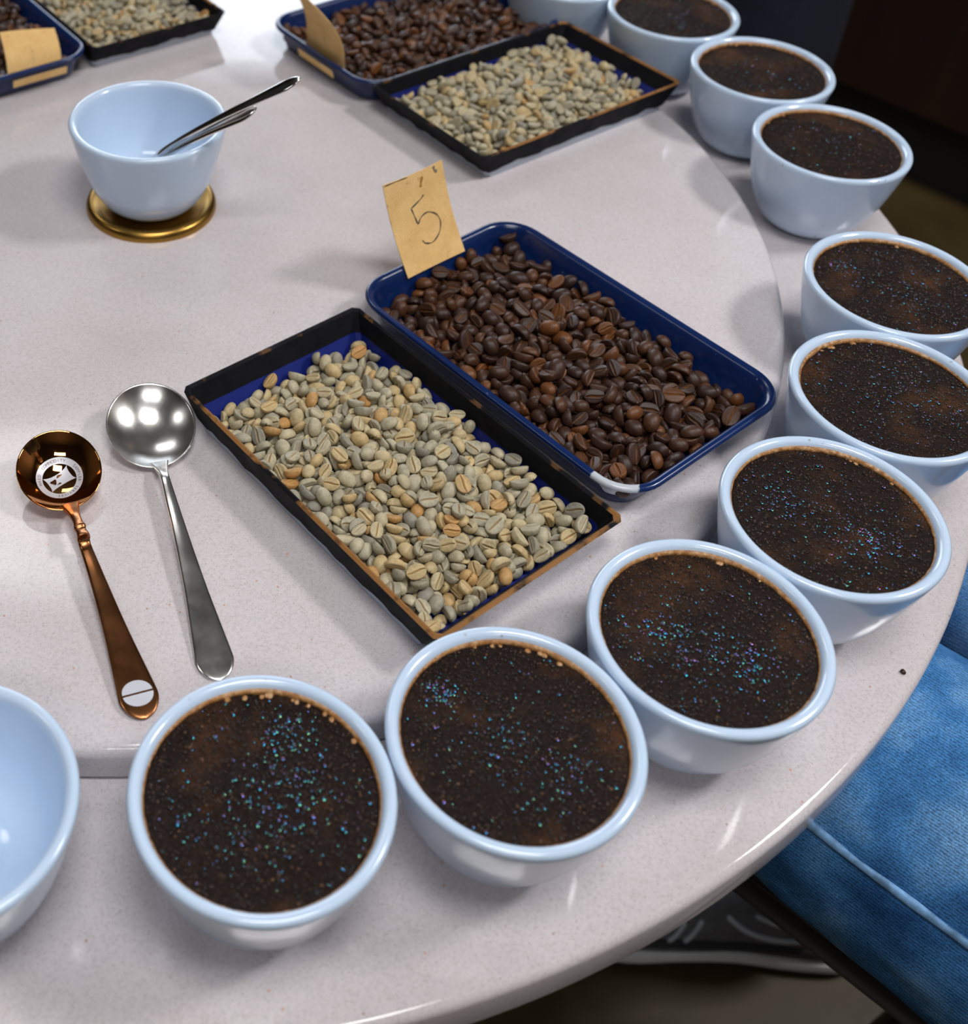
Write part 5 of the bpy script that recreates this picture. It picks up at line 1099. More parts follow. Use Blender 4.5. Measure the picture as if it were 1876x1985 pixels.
def black_tray(loc, rz, label, sd):
    t = empty('sample_tray', loc, rz)
    tag(t, label, 'tray', 'black-edged trays of green beans')
    def at(z, off=0):   # outer half sizes at height z
        k = z / BH
        return FX + (BX - FX) * k - off, FY + (BY - FY) * k - off
    # board body: pale outside
    o1 = [dense_ring(*at(z), z, .0030) for z in (0, .004, .010, .0205)]
    i1 = [dense_ring(*at(z, TH), z, .0022) for z in (.0205, .010, .0016)]
    v, f = loft(o1 + i1[:1], True, False); body = obj('tray_body', v, f, M['tray_pale'], t, smooth=False)
    v, f = loft(i1, False, True); obj('blue_lining', v, f, M['tray_blue'], t, smooth=False)
    # black edging folded over the rim, its lower borders torn unevenly
    def torn(r, lo, amp, off):
        out = []
        for k, p in enumerate(r):
            q = Vector((p[0] * 30, p[1] * 30, sd * 3.3))
            z = lo + amp * (noise.noise(q * 3) + .5 * noise.noise(q * 11))
            z = max(.0003, z)
            hx, hy = at(z, off)
            s0 = at(BH, off)
            out.append((p[0] * hx / s0[0], p[1] * hy / s0[1], z))
        return out
    top_o = dense_ring(*at(BH, -.0007), BH, .0032)
    out_lo = torn(top_o, .0066, .0030, -.0007)
    mid_o = [tuple((Vector(a) + Vector(b)) / 2) for a, b in zip(out_lo, top_o)]
    top_m = dense_ring(*at(BH, .0007), BH + .0008, .0028)
    top_i = dense_ring(*at(BH, .0021), BH - .0002, .0024)
    in_lo = torn(top_i, .0118, .0003, .0021)
    v, f = loft([out_lo, mid_o, top_o, top_m, top_i, in_lo], False, False)
    obj('black_edging', v, f, M['edge'], t, smooth=False)
    return t


def rrect(hx, hy, r, z, n=9):
    out = []
    for (cx, cy, a0) in ((hx - r, -hy + r, -PI / 2), (hx - r, hy - r, 0), (-hx + r, hy - r, PI / 2), (-hx + r, -hy + r, PI)):
        for k in range(n + 1):
            a = a0 + PI / 2 * k / n
            out.append((cx + r * math.cos(a), cy + r * math.sin(a), z))
    return out


def blue_tray(loc, rz, label, mat):
    t = empty('sample_tray', loc, rz)
    tag(t, label, 'tray', 'blue enamel trays of roasted beans')
    H = .0215; HX, HY = .1030, .0668
    # profile as (inset from outermost, z)
    outer = [(.0140, 0), (.0115, .0004), (.0095, .0022), (.0070, .010), (.0052, .0165), (.0048, .0182)]
    rim = [(.0030, .0180), (.0012, .0182), (.0002, .0193), (.0, .0203), (.0006, .0213), (.0018, .0218), (.0034, .0215), (.0048, .0204)]
    inner = [(.0062, .0175), (.0082, .0100), (.0104, .0038), (.0125, .0018), (.0150, .0012)]
    v, f = loft([rrect(HX - i, HY - i, max(.006, .0235 - i), z) for i, z in outer + rim + inner], True, True)
    obj('tray_shell', v, f, mat, t, sharp=70)
    return t


AF = math.radians(-53.3); AFB = math.radians(-52.6)
FRONT_BLACK = (.0754, .4336, ZD); FRONT_BLUE = (.1772, .5225, ZD)
AB = math.radians(34.2)
BACK_BLACK = (.2067, .8104, ZD); BACK_BLUE = (.1367, .9140, ZD)
AT = math.radians(123.7)
TL_BLACK = (-.1199, .9680, ZD); TL_BLUE = (-.2270, .8990, ZD)
T_FB = black_tray(FRONT_BLACK, AF, 'black-edged tray of green beans in the middle, beside the silver spoon', 1)
T_FR = blue_tray(FRONT_BLUE, AFB, 'blue tray of roasted beans with card number 5 and a chipped corner', M['navy_chip'])
T_BB = black_tray(BACK_BLACK, AB, 'black-edged tray of green beans behind card number 5, near the far bowls', 2)
T_BR = blue_tray(BACK_BLUE, AB, 'blue tray of roasted beans cut by the top edge, beside the far bowls', M['navy'])
T_TB = black_tray(TL_BLACK, AT, 'black-edged tray of green beans in the top left, behind the empty bowl with spoons', 3)
T_TR = blue_tray(TL_BLUE, AT + PI, 'blue tray of roasted beans in the top left corner of the picture', M['navy'])

# ------------------------------------------------------------------ beans


def bean_geo(L, W, T, ns, nr, sd):
    """coffee bean: long axis x, flat creased side down at z=-.42T, dome up"""
    v = []; cr = []; f = []
    st = [math.sin(PI / 2 * (2 * i / (ns - 1) - 1)) * .985 for i in range(ns)]
    k1 = .10 * math.sin(sd * 2.1); k2 = .05 * math.cos(sd * 3.7)
    for x in st:
        s = max(.05, 1 - abs(x) ** 2.25) ** .5
        yc = k1 * math.sin(x * 2.6) + k2
        for k in range(nr):
            u = k / nr
            if u < .5:                     # dome from +y over the top to -y
                a = PI * (u / .5)
                y = math.cos(a); z = max(0, math.sin(a)) ** .86
                zz = -.42 + .10 + (.90 * z) * s ** .9
                if z < .02: zz = -.42 + .12
                v.append((x * L, y * W * s, zz * T)); cr.append(0.0)
            else:                          # flat side from -y back to +y, with the crease
                q = (u - .5) / .5
                tq = -1 + 2 * q
                y = math.copysign(abs(tq) ** 1.45, tq) + yc * (1 - tq * tq)
                d = abs(y - yc)
                g = math.exp(-(d / .085) ** 2)
                lip = math.exp(-((d - .22) / .16) ** 2)
                end = min(1, (1 - abs(x)) * 5)
                zz = -.42 + .10 * y * y - .05 * lip * s + .24 * g * end
                v.append((x * L, y * W * s, zz * T)); cr.append(min(1.0, g * 1.15) * (.4 + .6 * end))
    n0 = len(v)
    for j in range(ns - 1):
        for k in range(nr):
            k2_ = (k + 1) % nr
            f.append((j * nr + k, (j + 1) * nr + k, (j + 1) * nr + k2_, j * nr + k2_))
    f.append(tuple(range(nr)))
    f.append(tuple((ns - 1) * nr + k for k in range(nr))[::-1])
    return np.array(v) * MM, f, np.array(cr)


def decode(rows):
    a = np.array(rows, float).reshape(-1, 10)
    return a[:, :3] / 10, a[:, 3:7], a[:, 7:] / 100


def bean_mesh(name, geo, mat):
    v, f, cr = geo
    m = mesh_data(name, v.tolist(), f, mat)
    at = m.attributes.new('crease', 'FLOAT', 'POINT')
    at.data.foreach_set('value', cr.astype(np.float32))
    return m


def place(o, T, pos, q, s):
    qq = Quaternion(q); qq.normalize()
    o.matrix_world = T @ Matrix.LocRotScale(Vector(pos) * MM, qq, Vector(s))


def pile(name, label, cat, T, data, lo, geos, mat, sd, dz, mirror=False):
    """the remaining beans of one tray as one object"""
    pos, quat, sc = data
    rnd = np.random.default_rng(sd)
    V = []; F = []; CR = []; RN = []; base = 0
    for i in range(lo, len(pos)):
        v, f, cr = geos[i % len(geos)]
        qq = Quaternion(quat[i]); qq.normalize()
        R = np.array(qq.to_matrix())
        p = (v * sc[i]) @ R.T + (pos[i] + np.array((0, 0, dz))) * MM
        if mirror: p = p * np.array((-1, -1, 1))
        V.append(p); CR.append(cr); RN.append(np.full(len(v), rnd.random()))
        F += [tuple(base + a for a in q) for q in f]; base += len(v)
    V = np.concatenate(V); CR = np.concatenate(CR); RN = np.concatenate(RN)
    m = mesh_data(name, V.tolist(), F, mat)
    m.attributes.new('crease', 'FLOAT', 'POINT').data.foreach_set('value', CR.astype(np.float32))
    m.attributes.new('bean_random', 'FLOAT', 'POINT').data.foreach_set('value', RN.astype(np.float32))
    o = bpy.data.objects.new(name, m); COL.objects.link(o)
    o.matrix_world = T
    tag(o, label, cat, kind='stuff')
    return o


def tmat(loc, rz): return Matrix.Translation(Vector(loc)) @ Matrix.Rotation(rz, 4, 'Z')


GDIM = (4.6, 3.45, 4.3); RDIM = (5.3, 3.95, 5.1)
g_hi = [bean_geo(*GDIM, 15, 32, s) for s in (1, 2, 3, 4)]
r_hi = [bean_geo(*RDIM, 15, 32, s) for s in (5, 6, 7, 8)]
g_lo = [bean_geo(*GDIM, 7, 10, s) for s in (1, 2)]
r_lo = [bean_geo(*RDIM, 7, 10, s) for s in (5, 6)]
g_data = decode(GREEN_ROWS); r_data = decode(ROAST_ROWS)
DZB = 1.6
DZR = 1.3
for (nm, geos, data, mat, T, dz, where) in (
        ('green_coffee_bean', g_hi, g_data, M['green'], tmat(FRONT_BLACK, AF), DZB, 'middle black-edged tray beside the silver spoon'),
        ('roasted_coffee_bean', r_hi, r_data, M['roast'], tmat(FRONT_BLUE, AFB), DZR, 'blue tray under card number 5')):
    meshes = [bean_mesh(nm, g, mat) for g in geos]
    pos, quat, sc = data
    for i in range(300):
        o = bpy.data.objects.new(nm, meshes[i % len(meshes)])
        COL.objects.link(o)
        place(o, T, (pos[i][0], pos[i][1], pos[i][2] + dz), quat[i], sc[i])
        qq = Quaternion(quat[i]); qq.normalize(); up_ = (qq.to_matrix() @ Vector((0, 0, 1))).z
        face = 'lying crease side up' if up_ < -.45 else ('lying domed side up' if up_ > .45 else 'standing on its edge')
        tone = 'pale greenish-tan unroasted coffee bean' if nm[0] == 'g' else 'dark brown roasted coffee bean'
        tag(o, tone + ' ' + face + ', ' + where, 'coffee bean', tone + 's ' + face)
pile('green_coffee_beans', 'smaller-showing green coffee beans filling gaps in the middle black-edged tray', 'coffee beans', tmat(FRONT_BLACK, AF), g_data, 300, g_hi, M['green_s'], 1, DZB)
pile('roasted_coffee_beans', 'smaller-showing roasted coffee beans filling gaps in the tray with card number 5', 'coffee beans', tmat(FRONT_BLUE, AFB), r_data, 300, r_hi, M['roast_s'], 2, DZR)
pile('green_coffee_beans', 'heap of green coffee beans in the far tray behind card number 5', 'coffee beans', tmat(BACK_BLACK, AB), g_data, 0, g_lo, M['green_s'], 3, DZB)
pile('roasted_coffee_beans', 'heap of roasted coffee beans in the far blue tray at the top edge', 'coffee beans', tmat(BACK_BLUE, AB), r_data, 0, r_lo, M['roast_s'], 4, DZR)
pile('green_coffee_beans', 'heap of green coffee beans in the top left black-edged tray', 'coffee beans', tmat(TL_BLACK, AT), g_data, 0, g_lo, M['green_s'], 5, DZB, True)
pile('roasted_coffee_beans', 'heap of roasted coffee beans in the top left blue tray', 'coffee beans', tmat(TL_BLUE, AT), r_data, 0, r_lo, M['roast_s'], 6, DZR, True)

# ------------------------------------------------------------------ cards


def card(tray_loc, rz, end, off, label, numeral, lean=25.0, height=54.0, curl=2.5, width=47.0, twist=0.0):
    """kraft card slotted over the short end of a blue tray; local frame: origin on the rim, x along the rim, y outwards, z up"""
    HXr = .1030 - .0075
    T = tmat(tray_loc, rz) @ Matrix.Translation((end * HXr, off, .0165)) @ Matrix.Rotation(-PI / 2 * end, 4, 'Z')
    # local y outwards (along end*x of the tray)
    root = empty('number_card'); root.matrix_world = T
    nu, nv = 8, 12
    def surf(u, v, d=0.0):
        # u -.5...5 across, v 0..1 up
        y = lean * v + curl * math.sin(PI * v) + 1.6 * (4 * u * u - 1) * (v - .2) - 1.0
        z = height * v + twist * u * v
        x = u * width - 4.0 * v
        return Vector((x, y - d, z + d * .35)) * MM
    rings = []
    for j in range(nv + 1):
        row = [surf(-.5 + i / nu, j / nv) for i in range(nu + 1)] + [surf(.5 - i / nu, j / nv, -.45) for i in range(nu + 1)]
        rings.append(row)
    v, f = loft(rings); obj('card_face', v, f, M['kraft'], root, sharp=40)
    # lower flap outside, below the rim
    rings = []
    for zz, yy in ((.0008, .0094), (-.0055, .0074)):
        rings.append([Vector((-.022, yy, zz)), Vector((.022, yy, zz)), Vector((.022, yy - .0005, zz)), Vector((-.022, yy - .0005, zz))])
    v, f = loft(rings); obj('outer_flap', v, f, M['kraft'], root, smooth=False)
    tag(root, label, 'card', 'kraft number cards on the blue trays')

    def stroke(pts, w, name, mat, par=root, d=.25):
        P = smoothpath(pts, 7); L = []; Rr = []
        for i, p in enumerate(P):
            a = P[max(0, i - 1)]; b = P[min(len(P) - 1, i + 1)]
            t = np.array(b) - np.array(a); t = np.array((t[0] * width, t[1] * height)); t = t / (np.linalg.norm(t) + 1e-9)
            nrm = np.array((-t[1] / width, t[0] / height))
            ww = w * (.8 + .3 * math.sin(i * .7)) * (.35 if i in (0, len(P) - 1) else 1)
            L.append(surf(p[0] + nrm[0] * ww, p[1] + nrm[1] * ww, d)); Rr.append(surf(p[0] - nrm[0] * ww, p[1] - nrm[1] * ww, d))
        n = len(P)
        return obj(name, L + Rr, [(i, i + 1, n + i + 1, n + i) for i in range(n - 1)], mat, par)
    if numeral == 5:
        # seen from the tray side, u grows to the left of the picture
        s = CARD_U * 1.2
        stroke([(s * .075, .735), (s * .02, .70), (s * -.125, .645)], .42, 'pencil_line', M['pencil'])
        stroke([(s * -.125, .645), (s * -.105, .56), (s * -.085, .455)], .42, 'pencil_line', M['pencil'])
        stroke([(s * -.085, .455), (s * -.02, .515), (s * .08, .535), (s * .185, .475), (s * .215, .385), (s * .16, .285), (s * .04, .225), (s * -.055, .245), (s * -.085, .285)], .40, 'pencil_line', M['pencil'])
        stroke([(s * .095, .935), (s * .065, .865), (s * .055, .825)], .95, 'orange_mark', M['stain'])
        stroke([(.33, .985), (.335, .945), (.375, .905)], .95, 'grey_mark', M['smudge'])
        stroke([(-.49, .985), (-.3, .992), (-.12, .992)], .28, 'dark_edge', M['pencil'])
    else:
        stroke([(.02, .25), (.0, .45), (.03, .6)], .16, 'pencil_line', M['smudge'], d=-.7)
    return root


CARD_U = 1
card(FRONT_BLUE, AFB, -1, -.0035, 'kraft card with a pencilled 5 standing in the front blue tray', 5)
card(BACK_BLUE, AB, -1, -.004, 'bent kraft card on the far blue tray, seen from its blank back', 0, lean=19, height=50, curl=-5, twist=10)
card(TL_BLUE, AT, -1, -.020, 'kraft card on the top left blue tray, faint pencil mark on its back', 0, lean=-16, height=24, curl=3, width=44, twist=8)

# ------------------------------------------------------------------ spoons
def spoon(name, loc, az, a, b, depth, tilt, zc, hl, wmax, mats, label, notch=False, group=None, matrix=None):
    """local frame: origin under the bowl centre, x towards the handle end, z up"""
    root = empty(name)
    root.matrix_world = matrix if matrix is not None else tmat(loc, az)
    tl = math.radians(tilt)
    def tip(x, z):      # tilt about y so that the far tip (-x) rises
        return x * math.cos(tl) + z * math.sin(tl), -x * math.sin(tl) + z * math.cos(tl) + zc
    n = 72; prof = [0, .12, .25, .4, .55, .7, .82, .91, .97, 1.0]
    def surf_in(rx, an):
        x = a * rx * math.cos(an); y = b * rx * math.sin(an)
        z = depth * (rx ** 2.1) - depth
        X, Z = tip(x, z); return (X, y, Z)
    rings = [[surf_in(max(r, .004), 2 * PI * k / n) for k in range(n)] for r in prof]
    th = .0009
    for r in [1.012, 1.0, .9, .75, .55, .35, .15, .004]:
        ring = []
        for k in range(n):
            an = 2 * PI * k / n
            rr = min(r, 1.012)
            x = a * rr * math.cos(an); y = b * rr * math.sin(an)
            z = depth * (min(rr, 1) ** 2.1) - depth - th * (.5 if r > 1.0 else 1)
            X, Z = tip(x, z); ring.append((X, y, Z))
        rings.append(ring)
    v, f = loft(rings); bowl = obj('spoon_bowl', v, f, mats[0], root)
    # handle: stations (distance past the bowl centre, z, half width, half thickness)
    xs, zs = tip(a * .985, 0)
    S = [(-.0035, -.0009, .0050, .0006), (.002, .0004, .0036, .0012), (.008, .0024, .0026, .0017), (.014, .0036, .0024, .0018)]
    if notch: S += [(.017, .0040, .0030, .0022), (.019, .0036, .0026, .0016), (.024, .0046, .0031, .0020)]
    L = hl
    zpk = .0075 if zc < .013 else .0085
    S2 = [(.028, zpk, .0029, .0016), (.045, zpk, .0034, .0013), (.065, zpk - .001, .0043, .0012), (.085, zpk - .0025, .0055, .0011), (.100, zpk - .0040, .0068, .0011), (.112, zpk - .0052, .0079, .0011), (.120, zpk - .0060, .0086, .0011)]
    sc_ = (L - .012) / .120
    st = []
    for (dx, dz, hw, ht) in S: st.append((xs + dx, zs + dz, hw * (1.0), ht))
    for (dx, z, hw, ht) in S2: st.append((xs + dx * sc_, z, hw * wmax / .0088, ht))
    xe = st[-1][0]
    for q in (.25, .5, .7, .85, .95, 1.0):
        st.append((xe + .012 * q, st[-1][1] - .0002, wmax * math.sqrt(max(.02, 1 - q * q)) ** 1.0, .0010 * (1 - .4 * q)))
    P = smoothpath([(s[0], s[1], s[2], s[3]) for s in st], 3)
    rings = []
    for (x, z, hw, ht) in P:
        ring = []
        for k in range(16):
            an = 2 * PI * k / 16
            cy, cz = math.cos(an), math.sin(an)
            ring.append((x, hw * math.copysign(abs(cy) ** .55, cy), max(.0002, z + ht * math.copysign(abs(cz) ** .7, cz))))
        rings.append(ring)
    v, f = loft(rings); h = obj('handle', v, f, mats[1], root, sharp=65)
    tag(root, label, 'spoon', group)
    hz = lambda x: interp(x, [p[0] for p in P], [p[1] + p[3] for p in P])
    return root, bowl, h, surf_in, hz, xe


AZS = math.atan2(-.966, .26); AZC = math.atan2(-.929, .369)
spoon('soup_spoon', (-.0465, .4600, ZD), AZS, .0250, .0230, .0088, 17, .0118, .128, .0088, (M['silver'], M['silver']), 'worn silver cupping spoon lying beside the black-edged tray')
root, bowl, hdl, sin_, hz, xe = spoon('soup_spoon', (-.0895, .4240, ZD), AZC, .0222, .0208, .0105, 17, .0150, .119, .0088, (M['copper'], M['copper_dark']), 'copper cupping spoon with a round etched emblem, leftmost on the table', notch=True)


def on_bowl(x, y, d):
    rx = math.hypot(x / .0222, y / .0208); an = math.atan2(y / .0208, x / .0222)
    X, Y, Z = sin_(min(rx, .98), an)
    return (X, Y, Z + d)


EMC = (.0008, 0.0)      # emblem centre
mb = MB(); n = 72; v = []; f = []
for r in (.0085, .0093, .0101, .0109, .0117):
    for k in range(n):
        a = 2 * PI * k / n
        v.append(on_bowl(EMC[0] + r * math.cos(a), EMC[1] + r * math.sin(a), .00018))
for j in range(4):
    for k in range(n):
        f.append((j * n + k, j * n + (k + 1) % n, (j + 1) * n + (k + 1) % n, (j + 1) * n + k))
ring = obj('emblem_ring', v, f, M['etch'], bowl); ring['label'] = 'pale etched ring emblem with lettering'
# lettering bent round the ring: local angle pi is the top of the emblem (bowl tip)
def ring_text(body, mid_deg, size, spacing):
    vs = []; fs = []
    for i, ch in enumerate(body):
        cu = bpy.data.curves.new('glyph', 'FONT'); cu.body = ch; cu.size = size; cu.align_x = 'CENTER'; cu.resolution_u = 3
        ob = bpy.data.objects.new('glyph', cu); COL.objects.link(ob)
        me = bpy.data.meshes.new_from_object(ob.evaluated_get(bpy.context.evaluated_depsgraph_get()))
        ang = math.radians(mid_deg) - (i - (len(body) - 1) / 2) * spacing
        base = len(vs)
        for p in me.vertices:
            an = ang - p.co.x / .0101
            r = .0093 + p.co.y
            vs.append(on_bowl(EMC[0] + r * math.cos(an), EMC[1] + r * math.sin(an), .00030))
        for q in me.polygons: fs.append(tuple(base + k for k in q.vertices))
        bpy.data.objects.remove(ob); bpy.data.meshes.remove(me); bpy.data.curves.remove(cu)
    return vs, fs


mb = MB()
mb.add(*ring_text('COMMODITY', 186, .0021, .150))
mb.add(*ring_text('SAMPLER', 92, .0021, .150))
mb.add(*ring_text('SERVICES', 14, .0021, .150))
mb.add(*ring_text('HAED', 262, .0021, .165))
mb.build('emblem_lettering', M['etch_text'], ring, smooth=False)
# sack emblem inside the ring: a grid with pinched long sides and four ears
v = []; f = []; NU, NV = 18, 12; rot = math.radians(-72)
for i in range(NU + 1):
    for j in range(NV + 1):
        u = -1 + 2 * i / NU; w = -1 + 2 * j / NV
        hgt = .0032 + .0012 * abs(u) ** 2.5
        ln = .0062 + .0009 * abs(w) ** 3
        x = u * ln; y = w * hgt
        X = x * math.cos(rot) - y * math.sin(rot); Y = x * math.sin(rot) + y * math.cos(rot)
        v.append(on_bowl(EMC[0] + X, EMC[1] + Y, .00018))
f = [(i * (NV + 1) + j, (i + 1) * (NV + 1) + j, (i + 1) * (NV + 1) + j + 1, i * (NV + 1) + j + 1) for i in range(NU) for j in range(NV)]
sack = obj('sack_emblem', v, f, M['etch'], bowl)
def sack_blob(cx, cy, rx, ry):
    vv = []; n = 14
    for k in range(n):
        a = 2 * PI * k / n; q = 1 + .25 * math.sin(3 * a + cx * 900)
        x = cx + rx * q * math.cos(a); y = cy + ry * q * math.sin(a)
        vv.append(on_bowl(EMC[0] + x * math.cos(rot) - y * math.sin(rot), EMC[1] + x * math.sin(rot) + y * math.cos(rot), .00032))
    return vv, [tuple(range(n))]
mb = MB()
for q in ((.0032, -.0002, .0016, .0014), (-.0008, -.0019, .0015, .0006), (.0012, .0019, .0010, .0004)): mb.add(*sack_blob(*q))
mb.build('sack_figure', M['copper_dark'], sack, smooth=False)
# bean emblem on the handle: two half ovals with a gap
for s in (-1, 1):
    vv = []; n = 20
    for k in range(n + 1):
        a = PI * k / n
        x = xe + .0005 + s * (.00045 + .0056 * math.sin(a)) + .0004 * math.cos(a); y = .0066 * math.cos(a)
        vv.append((x, y, hz(x) + .00012))
    o = obj('bean_emblem', vv, [tuple(range(n + 1)) if s < 0 else tuple(range(n + 1))[::-1]], M['etch'], hdl, smooth=False)
    o['label'] = 'pale half of a bean-shaped emblem'


def spoon_in_bowl(contact, tip_pt, total_len, label, roll):
    """handle leans over the bowl rim; the spoon axis runs from inside up to tip_pt"""
    c = Vector(contact); d = (Vector(tip_pt) - c).normalized()
    total = total_len
    origin = Vector(tip_pt) - d * total
    xax = d; zax = Vector((0, 0, 1)); zax = (zax - xax * zax.dot(xax)).normalized()
    yax = zax.cross(xax)
    R = Matrix((xax, yax, zax)).transposed().to_4x4() @ Matrix.Rotation(roll, 4, 'X')
    mt = Matrix.Translation(origin) @ R
    return spoon('soup_spoon', None, None, .0140, .0115, .0050, 6, .0045, total_len - .0140 * .98, .0046, (M['steel'], M['steel']), label, group='spoons in the empty bowl', matrix=mt)


cx, cy = TX, TY
CON = (cx + .0350, cy - .0300, ZD + .0680)
spoon_in_bowl((cx + .0350, cy - .0300, ZD + .0700), (cx + .0930, cy - .0370, ZD + .1154), .128, 'polished steel spoon in the empty bowl, its handle reaching furthest right', .3)
spoon_in_bowl((cx + .0360, cy - .0300, ZD + .0675), (cx + .0680, cy - .0350, ZD + .0945), .098, 'polished steel spoon in the empty bowl with the shorter handle end', .5)

# ------------------------------------------------------------------ people


def fused(name, parts, mat, parent, voxel, smooth_it=6, disp=None):
    """closed shapes fused into one continuous surface"""
    mb = MB()
    for p in parts: mb.add(*p)
    tmp = obj('tmp_fuse', mb.v, mb.f, None)
    md = tmp.modifiers.new('r', 'REMESH'); md.mode = 'VOXEL'; md.voxel_size = voxel
    sm = tmp.modifiers.new('s', 'SMOOTH'); sm.iterations = smooth_it; sm.factor = .5
    me = bpy.data.meshes.new_from_object(tmp.evaluated_get(bpy.context.evaluated_depsgraph_get()))
    old = tmp.data
    bpy.data.objects.remove(tmp); bpy.data.meshes.remove(old)
    if disp:
        co = np.empty(len(me.vertices) * 3); me.vertices.foreach_get('co', co); co = co.reshape(-1, 3)
        nr = np.empty(len(me.vertices) * 3); me.vertices.foreach_get('normal', nr); nr = nr.reshape(-1, 3)
        amp, fr, stretch = disp
        for i in range(len(co)):
            p = Vector((co[i][0] * fr, co[i][1] * fr, co[i][2] * fr * stretch))
            co[i] += nr[i] * amp * (noise.noise(p) + .5 * noise.noise(p * 2.3))
        me.vertices.foreach_set('co', co.ravel())
    me.materials.clear(); me.materials.append(mat)
    me.polygons.foreach_set('use_smooth', [True] * len(me.polygons))
    me.name = name
    o = bpy.data.objects.new(name, me); COL.objects.link(o)
    if parent: o.parent = parent
    return o


def ellipsoid(c, r, rotz=0, n=20, m=12):
    v = []; rings = []
    for j in range(1, m):
        a = PI * j / m
        ring = []
        for k in range(n):
            b = 2 * PI * k / n
            x = r[0] * math.sin(a) * math.cos(b); y = r[1] * math.sin(a) * math.sin(b); z = -r[2] * math.cos(a)
            ring.append((c[0] + x * math.cos(rotz) - y * math.sin(rotz), c[1] + x * math.sin(rotz) + y * math.cos(rotz), c[2] + z))
        rings.append(ring)
    return loft(rings)


def hand_parts(wrist, direction, palm_n, s=1.0, curl=.5, side=1):
    d = Vector(direction).normalized(); nrm = Vector(palm_n); nrm = (nrm - d * nrm.dot(d)).normalized(); lat = d.cross(nrm) * side
    w = Vector(wrist); out = []
    out.append(tube([w - d * .02, w + d * .02, w + d * .05 * s, w + d * .085 * s], [.027 * s, .030 * s, .038 * s, .036 * s], 14, aspect=.42, upv=nrm))
    for i, (o, ln) in enumerate(((-.030, .068), (-.010, .076), (.010, .072), (.028, .056))):
        b = w + d * .085 * s + lat * o * s
        p = [b - d * .02, b]
        dd = d.copy()
        for k in range(3):
            ax = lat
            dd = (Quaternion(ax, -curl * side * .6) @ dd).normalized()
            if (dd.dot(nrm)) < 0: pass
            p.append(p[-1] + dd * ln * s * (.42, .32, .26)[k])
        out.append(tube(p, [.0095 * s, .0092 * s, .0088 * s, .0082 * s, .0072 * s], 10))
    b = w + d * .028 * s - lat * .030 * s
    out.append(tube([b + lat * .012, b, b - lat * .022 * s + d * .022 * s, b - lat * .028 * s + d * .050 * s], [.013 * s, .012 * s, .0105 * s, .009 * s], 10))
    return out


def head_on(parent, neck_base, face_dir, s=1.0):
    """head with face, ears and hair; returns shapes for the skin mesh"""
    f_ = Vector(face_dir); f_.z = 0; f_.normalize(); l_ = Vector((-f_.y, f_.x, 0))
    nb = Vector(neck_base); c = nb + Vector((0, 0, .185 * s)) + f_ * .03
    rz = math.atan2(f_.y, f_.x)
    sh = [tube([nb - Vector((0, 0, .05)), nb + Vector((0, 0, .04)), nb + Vector((0, 0, .12)) + f_ * .015], [.062, .056, .056], 16)]
    sh.append(ellipsoid(c, (.098 * s, .078 * s, .118 * s), rz))
    sh.append(ellipsoid(c + f_ * .030 - Vector((0, 0, .062)), (.062, .054, .055), rz))
    sh.append(tube([c + f_ * .092 + Vector((0, 0, .012)), c + f_ * .104 - Vector((0, 0, .010)), c + f_ * .114 - Vector((0, 0, .026))], [.009, .011, .013], 10))
    for q in (-1, 1): sh.append(ellipsoid(c + l_ * q * .078 - Vector((0, 0, .008)), (.018, .010, .032), rz))
    for q in (-1, 1):
        v, f = ellipsoid(c + f_ * .087 + l_ * q * .031 + Vector((0, 0, .012)), (.008, .013, .008), rz, 12, 8); obj('eye', v, f, M['eye'], parent)
    v, f = ellipsoid(c + f_ * .088 - Vector((0, 0, .058)), (.010, .024, .007), rz, 14, 8); obj('mouth', v, f, M['lip'], parent)
    hv = [ellipsoid(c - f_ * .016 + Vector((0, 0, .028)), (.100, .088, .108), rz), ellipsoid(c - f_ * .045 - Vector((0, 0, .01)), (.062, .080, .095), rz)]
    fused('hair', hv, M['hair'], parent, .010, 3)
    return sh


def mmv(x, y, z): return Vector((x * MM, y * MM, z))


# seated person in washed jeans at the right of the table
pA = empty('person', (.62, .16, 0))
inv = Matrix.Translation((-.62, -.16, 0))
def L(p): return inv @ Vector(p)
dthigh = Vector((.70, -.71, 0)); nside = Vector((.71, .70, 0)); facing = -dthigh
AX = mmv(375, 335, .622)
def tpt(t, sidemm=0, z=None):
    p = AX + dthigh * (t * MM) + nside * (sidemm * MM)
    if z is not None: p.z = z
    return p
kneeL, hipL = tpt(-175, 6, .616), tpt(330, 22, .63)
kneeR, hipR = tpt(-135, 205, .618), tpt(330, 190, .63)
ankL = mmv(250, 545, .12); ankR = mmv(538, 560, .125)
legs = []
legs.append(tube([L(p) for p in (hipL, tpt(220, 10, .626), tpt(110, 2, .623), tpt(0, -2, .621), tpt(-80, 0, .618), kneeL)], [.095, .095, .092, .087, .080, .070], 26, aspect=.95))
legs.append(tube([L(p) for p in (kneeL, kneeL.lerp(ankL, .25), kneeL.lerp(ankL, .55), kneeL.lerp(ankL, .97))], [.072, .070, .066, .062], 22))
legs.append(tube([L(p) for p in (hipR, tpt(220, 198, .626), tpt(110, 202, .622), tpt(0, 205, .620), kneeR)], [.098, .098, .094, .086, .072], 26, aspect=.93))
legs.append(tube([L(p) for p in (kneeR, kneeR.lerp(ankR, .25), kneeR.lerp(ankR, .55), kneeR.lerp(ankR, .98))], [.072, .068, .064, .062], 22))
pel = (hipL + hipR) / 2
legs.append(ellipsoid(L(pel + dthigh * .03 + Vector((0, 0, .02))), (.14, .175, .115), math.atan2(facing.y, facing.x)))
jeans = fused('jeans', legs, M['denim'], pA, .0065, 5, (.0048, 13, 1.6))
